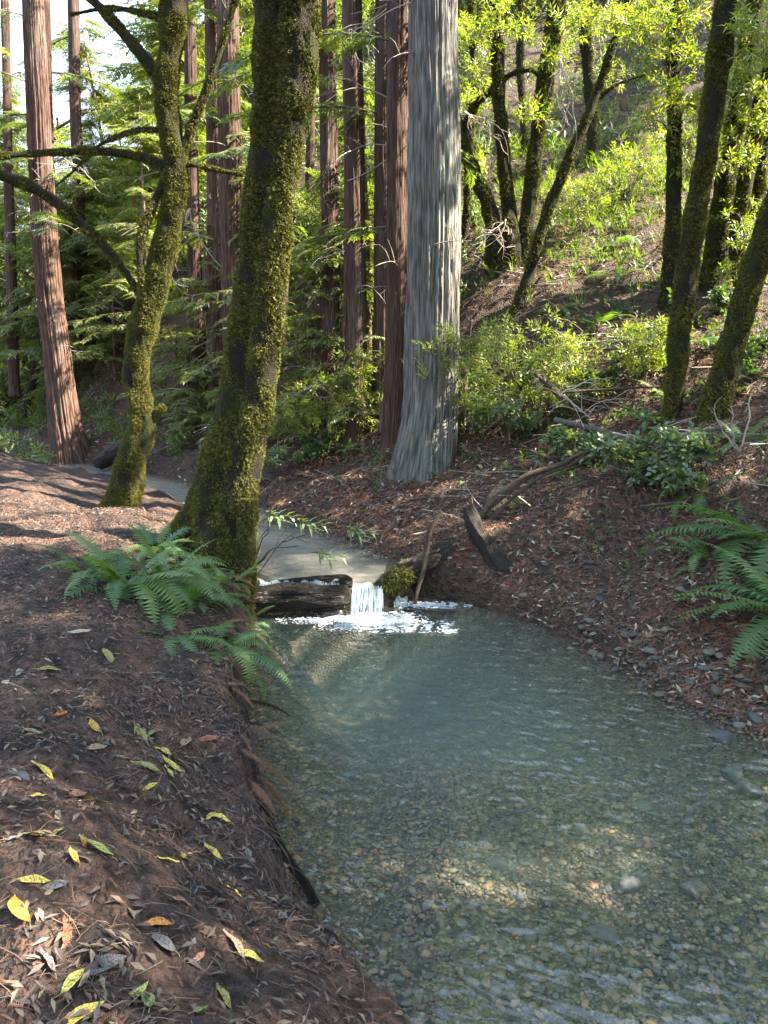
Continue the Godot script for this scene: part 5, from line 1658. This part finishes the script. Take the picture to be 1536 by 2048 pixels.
# each fallen leaf: x, z, length, turn in degrees, colour, label
func leaf_data() -> Array:
	return [
		[-1.53, -3.44, 0.117, 80, "orange", "orange bay leaf standing out on bare mud left of the fern clump"],
		[-1.36, -3.43, 0.143, 130, "amber", "amber narrow leaf pointing down toward the olive pair of leaves"],
		[-1.21, -3.59, 0.150, 135, "olive", "long olive leaf just above the centre of the left bank"],
		[-1.16, -3.64, 0.097, 60, "green", "small green leaf touching the long olive leaf"],
		[-0.92, -3.76, 0.137, 20, "russet", "russet lobed leaf near the steep creek edge"],
		[-1.08, -3.52, 0.121, 150, "yellow", "pale yellow leaf under the russet lobed leaf"],
		[-1.30, -3.25, 0.104, 40, "tan", "dull tan leaf below the amber narrow leaf"],
		[-1.38, -2.89, 0.150, 155, "yellow", "long yellow leaf with its stalk toward the path edge"],
		[-1.40, -2.75, 0.150, 145, "slate", "large slate blue leaf at the left border of the path"],
		[-0.98, -3.25, 0.112, 130, "lime", "yellow green leaf in the middle of the bank litter"],
		[-0.99, -3.35, 0.128, 170, "yellow", "flat yellow leaf directly above the yellow green one"],
		[-1.06, -3.18, 0.150, 165, "olive", "olive leaf lying level beside a dark twig"],
		[-1.18, -2.73, 0.137, 70, "rose", "rosy brown leaf beneath the large slate blue leaf"],
		[-1.26, -2.59, 0.056, 40, "yellow", "little yellow leaf right of the path border"],
		[-1.11, -2.70, 0.146, 150, "amber", "amber and green leaf below the rosy brown leaf"],
		[-0.72, -3.10, 0.101, 175, "yellow", "bright yellow leaf close to the lichened root"],
		[-0.76, -3.10, 0.067, 60, "yellow", "tiny yellow leaf touching the bright yellow one"],
		[-1.13, -2.32, 0.127, 165, "olive", "olive yellow leaf low on the left of the path"],
		[-1.10, -2.38, 0.059, 60, "olive", "round olive leaf beside the olive yellow leaf"],
		[-0.94, -2.28, 0.150, 160, "lime", "large lime green leaf in the middle of the lower path"],
		[-0.99, -2.33, 0.073, 120, "orange", "orange leaf tucked behind the large lime green leaf"],
		[-0.76, -2.46, 0.081, 20, "yellow", "clean yellow leaf right of the large lime green leaf"],
		[-0.70, -2.87, 0.123, 145, "yellow", "slim yellow leaf slanting toward the creek edge"],
		[-0.97, -2.20, 0.073, 140, "amber", "small amber leaf below the large lime green leaf"],
		[-0.77, -2.71, 0.085, 80, "yellow", "yellow leaf upright in the dark litter by the root"],
		[-0.56, -2.58, 0.077, 150, "yellow", "yellow leaf on the sunlit patch of earth"],
		[-1.05, -2.10, 0.096, 5, "yellow", "thin yellow leaf lying level near the left border"],
		[-0.99, -2.10, 0.083, 30, "slate", "dark slate lobed leaf below the thin yellow leaf"],
		[-1.02, -1.95, 0.150, 130, "amber", "big mottled amber leaf near the lower left corner"],
		[-0.89, -1.91, 0.099, 115, "russet", "russet leaf right of the big mottled amber leaf"],
		[-0.69, -2.10, 0.103, 10, "orange", "wide orange leaf lying in front of the sunlit patch"],
		[-0.65, -2.03, 0.129, 140, "slate", "large slate grey leaf below the wide orange leaf"],
		[-0.55, -2.02, 0.065, 60, "rose", "small rosy leaf between slate leaf and creek edge"],
		[-0.81, -1.77, 0.100, 75, "lime", "lime leaf above the lower left corner litter"],
		[-0.76, -1.85, 0.133, 40, "slate", "broad dark leaf right of the lime leaf"],
		[-0.76, -1.69, 0.130, 45, "yellow", "long yellow leaf at the bottom of the path"],
		[-0.66, -1.78, 0.115, 55, "lime", "pointed lime leaf of a crossed pair at the bottom"],
		[-0.62, -1.76, 0.128, 110, "green", "broad green leaf of a crossed pair at the bottom"],
		[-0.42, -2.11, 0.101, 10, "yellow", "yellow leaf lying on the bottom creek edge"],
		[-0.47, -2.12, 0.127, 140, "tan", "tan leaf touching the yellow creek edge leaf"],
		[-0.45, -1.89, 0.084, 140, "olive", "olive leaf below the tan creek edge leaf"],
		[-0.48, -1.76, 0.064, 70, "green", "green leaf cut by the bottom of the view"],
		[-1.61, -4.30, 0.150, 130, "olive", "olive leaf lying below the sword fern stems"],
		[-1.81, -3.96, 0.133, 30, "olive", "pale olive leaf on the upper path mud"],
		[-1.82, -4.43, 0.150, 45, "pale", "pale dry leaf lying curled left of the ferns"],
		[-1.94, -3.89, 0.102, 110, "pale", "pale tan leaf on the left border of the upper path"],
		[-1.89, -3.65, 0.110, 120, "pale", "pale leaf half out of view on the upper path"],
		[-1.00, -3.44, 0.150, 165, "olive", "long olive leaf above the pair of yellow leaves"],
		[-1.00, -3.65, 0.125, 80, "tan", "tan leaf left of the russet lobed leaf"],
		[-1.01, -3.08, 0.076, 50, "yellow", "small yellow leaf under the level olive leaf"],
		[-1.21, -2.29, 0.054, 60, "slate", "small slate leaf at the left border below the olive one"],
		[-1.57, -3.22, 0.088, 20, "tan", "tan curled leaf alone on the middle path mud"],
		[-0.94, -2.53, 0.089, 100, "slate", "slate leaf pointing down amid reddish needles"],
		[-0.66, -2.25, 0.089, 30, "rose", "rosy leaf at the left rim of the sunlit patch"],
		[-0.89, -1.80, 0.087, 150, "slate", "slate leaf over the lichen tuft in the corner"],
	]

# plants, stones and the like: kind, x, z, size, label
func spot_data() -> Array:
	return [
		["fern_big", -1.94, -5.67, .78, "large sword fern sprawling over the edge of the left bank"],
		["fern_big", -2.11, -6.98, .55, "sword fern growing behind the large fern near the mossy roots"],
		["fern_mid", -1.75, -7.16, .5, "sword fern tucked against the roots of the double trunk"],
		["fern_hang", -1.10, -5.03, .55, "sword fern hanging over the water from the steep left bank"],
		["fern_mid", -1.34, -7.15, .42, "small sword fern at the foot of the double trunk by the water"],
		["fern_mid", -2.26, -5.77, .5, "low dark fern on the path side of the large fern"],
		["fern_big", 3.52, -6.86, 1.15, "great sword fern with long arching fronds on the right bank"],
		["fern_big", 3.12, -5.66, 1.1, "sword fern drooping at the right edge below the great fern"],
		["fern_mid", 3.25, -7.88, .6, "pale sword fern left of the great fern"],
		["fern_mid", 4.37, -12.70, .6, "bright fern beside the dark upright trunk"],
		["fern_mid", 1.49, -8.68, .35, "little fern beside the top of the bank log"],
		["fern_mid", 0.56, -10.51, .4, "little fern at the foot of the grey redwood"],
		["fern_mid", 3.58, -9.80, .5, "fern under the mossy curtained trunk"],
		["fern_mid", 3.20, -11.76, .55, "fern in the middle of the sunny slope"],
		["fern_mid", 3.61, -10.93, .6, "blue green fern right of the slope centre"],
		["fern_mid", 3.73, -12.96, .55, "fern below the grassy ridge"],
		["fern_mid", 2.76, -12.48, .55, "fern beside the foot of the thin leaning tree"],
		["fern_mid", 4.19, -10.48, .6, "fern between the two front leaning trunks"],
		["fern_mid", 4.45, -9.54, .7, "fern behind the trunk at the right edge"],
		["fern_mid", 4.14, -14.17, .6, "fern on the upper slope under the grassy ridge"],
		["fern_mid", 3.82, -8.32, .5, "small fern above the great fern"],
		["fern_mid", -0.55, -12.56, .4, "small fern on the lit litter left of the grey redwood"],
		["fern_mid", 3.15, -9.38, .45, "yellowish fern by the lichen branch"],
		["fern_mid", 2.02, -9.70, .4, "yellow lit fern above the pale arching branch"],
		["fern_mid", 2.49, -9.59, .45, "yellow green fern among the fallen branches"],
		["stone", 2.37, -5.23, .11, "grey angular stone at the waterline of the right shore"],
		["stone", 2.24, -5.38, .09, "olive flat stone left of the grey shore stone"],
		["stone", 2.51, -4.90, .13, "blue grey stone at the right edge of the shore"],
		["stone", 2.37, -5.47, .10, "mossy upright stone on the right shore"],
		["stone", 2.21, -5.63, .08, "dark stone near the corner of the right shore"],
		["stone", 2.53, -5.20, .08, "small pale stone above the blue grey stone"],
		["stone", 2.56, -5.45, .09, "flat grey stone on the leafy right shore"],
		["stone", 1.95, -6.76, .11, "grey stone half buried in the middle of the right bank"],
		["stone", 1.50, -7.57, .09, "pale block beside the foot of the gnarled branch"],
		["stone", 1.62, -7.56, .07, "small stone beside the pale block"],
		["stone", 1.92, -7.61, .10, "brown stone in the eroded bank face"],
		["stone", 2.00, -7.30, .09, "grey stone in the eroded bank face"],
		["stone", 2.51, -6.36, .10, "grey stone below the great sword fern"],
		["stone", 2.27, -5.99, .09, "flat stone in the litter above the right shore"],
		["stone", 1.36, -7.34, .09, "wet stone at the pool corner under the gnarled branch"],
		["stone", 2.02, -6.23, .07, "small grey stone in the litter above the pool"],
		["stone", 2.19, -4.49, .16, "broad flat stone under water off the right shore"],
		["stone", 2.21, -4.32, .17, "large brown stone under water near the right edge"],
		["stone", 2.24, -4.83, .15, "flat brown slab just under the waterline"],
		["stone", 1.41, -5.66, .10, "dark stone in the clear shallows"],
		["stone", 1.53, -4.18, .12, "pinkish stone on the creek bed"],
		["stone", 1.09, -3.90, .11, "orange tan stone on the creek bed near the centre"],
		["stone", 1.50, -3.37, .15, "olive stone on the creek bed toward the right"],
		["stone", 1.21, -3.44, .12, "grey flat stone on the creek bed below the orange one"],
		["stone", 0.99, -3.09, .13, "slate stone on the creek bed toward the bottom"],
		["stone", 0.59, -3.60, .10, "orange pebble in the middle of the creek bed"],
		["stone", -0.22, -4.65, .11, "dark stone breaking the creek bed near the left bank"],
		["shrub_round", 1.17, -11.19, .55, "dark round leaved shrub at the right foot of the grey redwood"],
		["shrub_round", 1.62, -10.40, .45, "dark glossy shrub behind the pale arching branch"],
		["shrub_round", 2.54, -8.25, .4, "pale green low shrub on the right slope"],
		["shrub_round", 2.92, -7.95, .35, "low pale shrub left of the great sword fern"],
		["shrub_round", 4.50, -9.51, .5, "leafy shrub right of the thick leaning trunk"],
		["shrub_round", 4.41, -11.27, .45, "small leafy shrub between the right trunks"],
		["shrub_round", -1.70, -12.55, .45, "bright shrub on the far bank just right of the double trunk"],
		["shrub_round", -1.05, -12.69, .4, "leafy shrub under the dark redwood behind the double trunk"],
		["sapling", -0.06, -12.35, 1.5, "sunlit sapling with pale twigs in front of the red redwoods"],
		["sapling", 1.14, -10.94, 1.6, "bright yellow green sapling in front of the grey redwood"],
		["sapling", 1.68, -10.35, 1.5, "airy sapling right of the grey redwood"],
		["sapling", 2.06, -10.25, 1.3, "twiggy sapling below the thin leaning tree"],
		["sapling", -0.65, -12.93, 1.3, "drooping sapling left of the red redwoods"],
		["sapling", 2.48, -10.11, 1.0, "low twiggy bush above the lichen branch"],
		["sapling", -1.36, -13.26, 1.3, "leafy sapling behind the double trunk at the creek"],
		["sapling", 3.49, -14.39, 1.2, "bright shrub on the sunlit grassy ridge"],
		["sapling", 4.66, -15.43, 1.3, "yellow green shrub right of the grassy ridge"],
		["sapling", 3.42, -10.28, .8, "thin leafy sprout left of the mossy curtained trunk"],
		["sapling", 5.29, -11.53, 1.4, "leafy sapling at the right edge behind the trunks"],
		["redwood_sapling", -1.93, -14.36, 3.0, "young redwood with drooping sprays right of the double trunk"],
		["redwood_sapling", -1.33, -13.94, 3.4, "young redwood in front of the dark redwood"],
		["redwood_sapling", -0.68, -13.53, 3.6, "young redwood between the two redwood trunks"],
		["redwood_sapling", -3.90, -17.53, 4.0, "young redwood in front of the redwood pair"],
		["redwood_sapling", -4.89, -18.22, 3.2, "young redwood behind the curved mossy trunk"],
		["redwood_sapling", -7.46, -21.77, 4.2, "young redwood left of the curved mossy trunk"],
		["redwood_sapling", -8.94, -23.96, 4.5, "young redwood behind the redwood in the far creek"],
		["redwood_sapling", -13.44, -29.03, 5.0, "young redwood at the far left border"],
		["redwood_sapling", -11.88, -28.13, 6.0, "tall young redwood behind the left border"],
		["redwood_sapling", -6.19, -20.87, 6.0, "tall young redwood filling the gap left of the redwood pair"],
		["redwood_sapling", -2.62, -16.59, 5.0, "young redwood hidden behind the double trunk"],
		["redwood_sapling", -0.25, -14.02, 5.0, "young redwood behind the red redwoods"],
		["redwood_sapling", -3.12, -15.66, 1.6, "low redwood sprout by the creek behind the double trunk"],
		["redwood_sapling", -4.26, -17.00, 1.8, "low redwood sprout on the lit far bank"],
		["fern_mid", -1.43, -5.65, .5, "sword fern halfway down the left bank under the large fern"],
		["fern_mid", -1.36, -6.61, .4, "sword fern on the right side of the double trunk foot"],
		["fern_hang", -1.41, -5.01, .5, "sword fern drooping down the dark left bank face"],
		["fern_big", -1.73, -5.91, .65, "bright sword fern right of the large sprawling fern"],
		["fern_mid", 2.94, -6.80, .55, "hanging fern left of the lower right fern"],
		["fern_mid", 2.07, -8.79, .35, "small blue green fern right of the pale arching branch"],
		["fern_mid", 4.02, -9.34, .5, "fern at the foot of the thick leaning trunk"],
		["shrub_round", 2.25, -9.09, .35, "pale bluish bramble above the bare bank"],
		["shrub_round", 3.24, -8.16, .35, "pale bluish bramble below the lichen branch"],
		["shrub_round", 2.73, -10.35, .4, "leafy bramble under the dark forked branch"],
	]
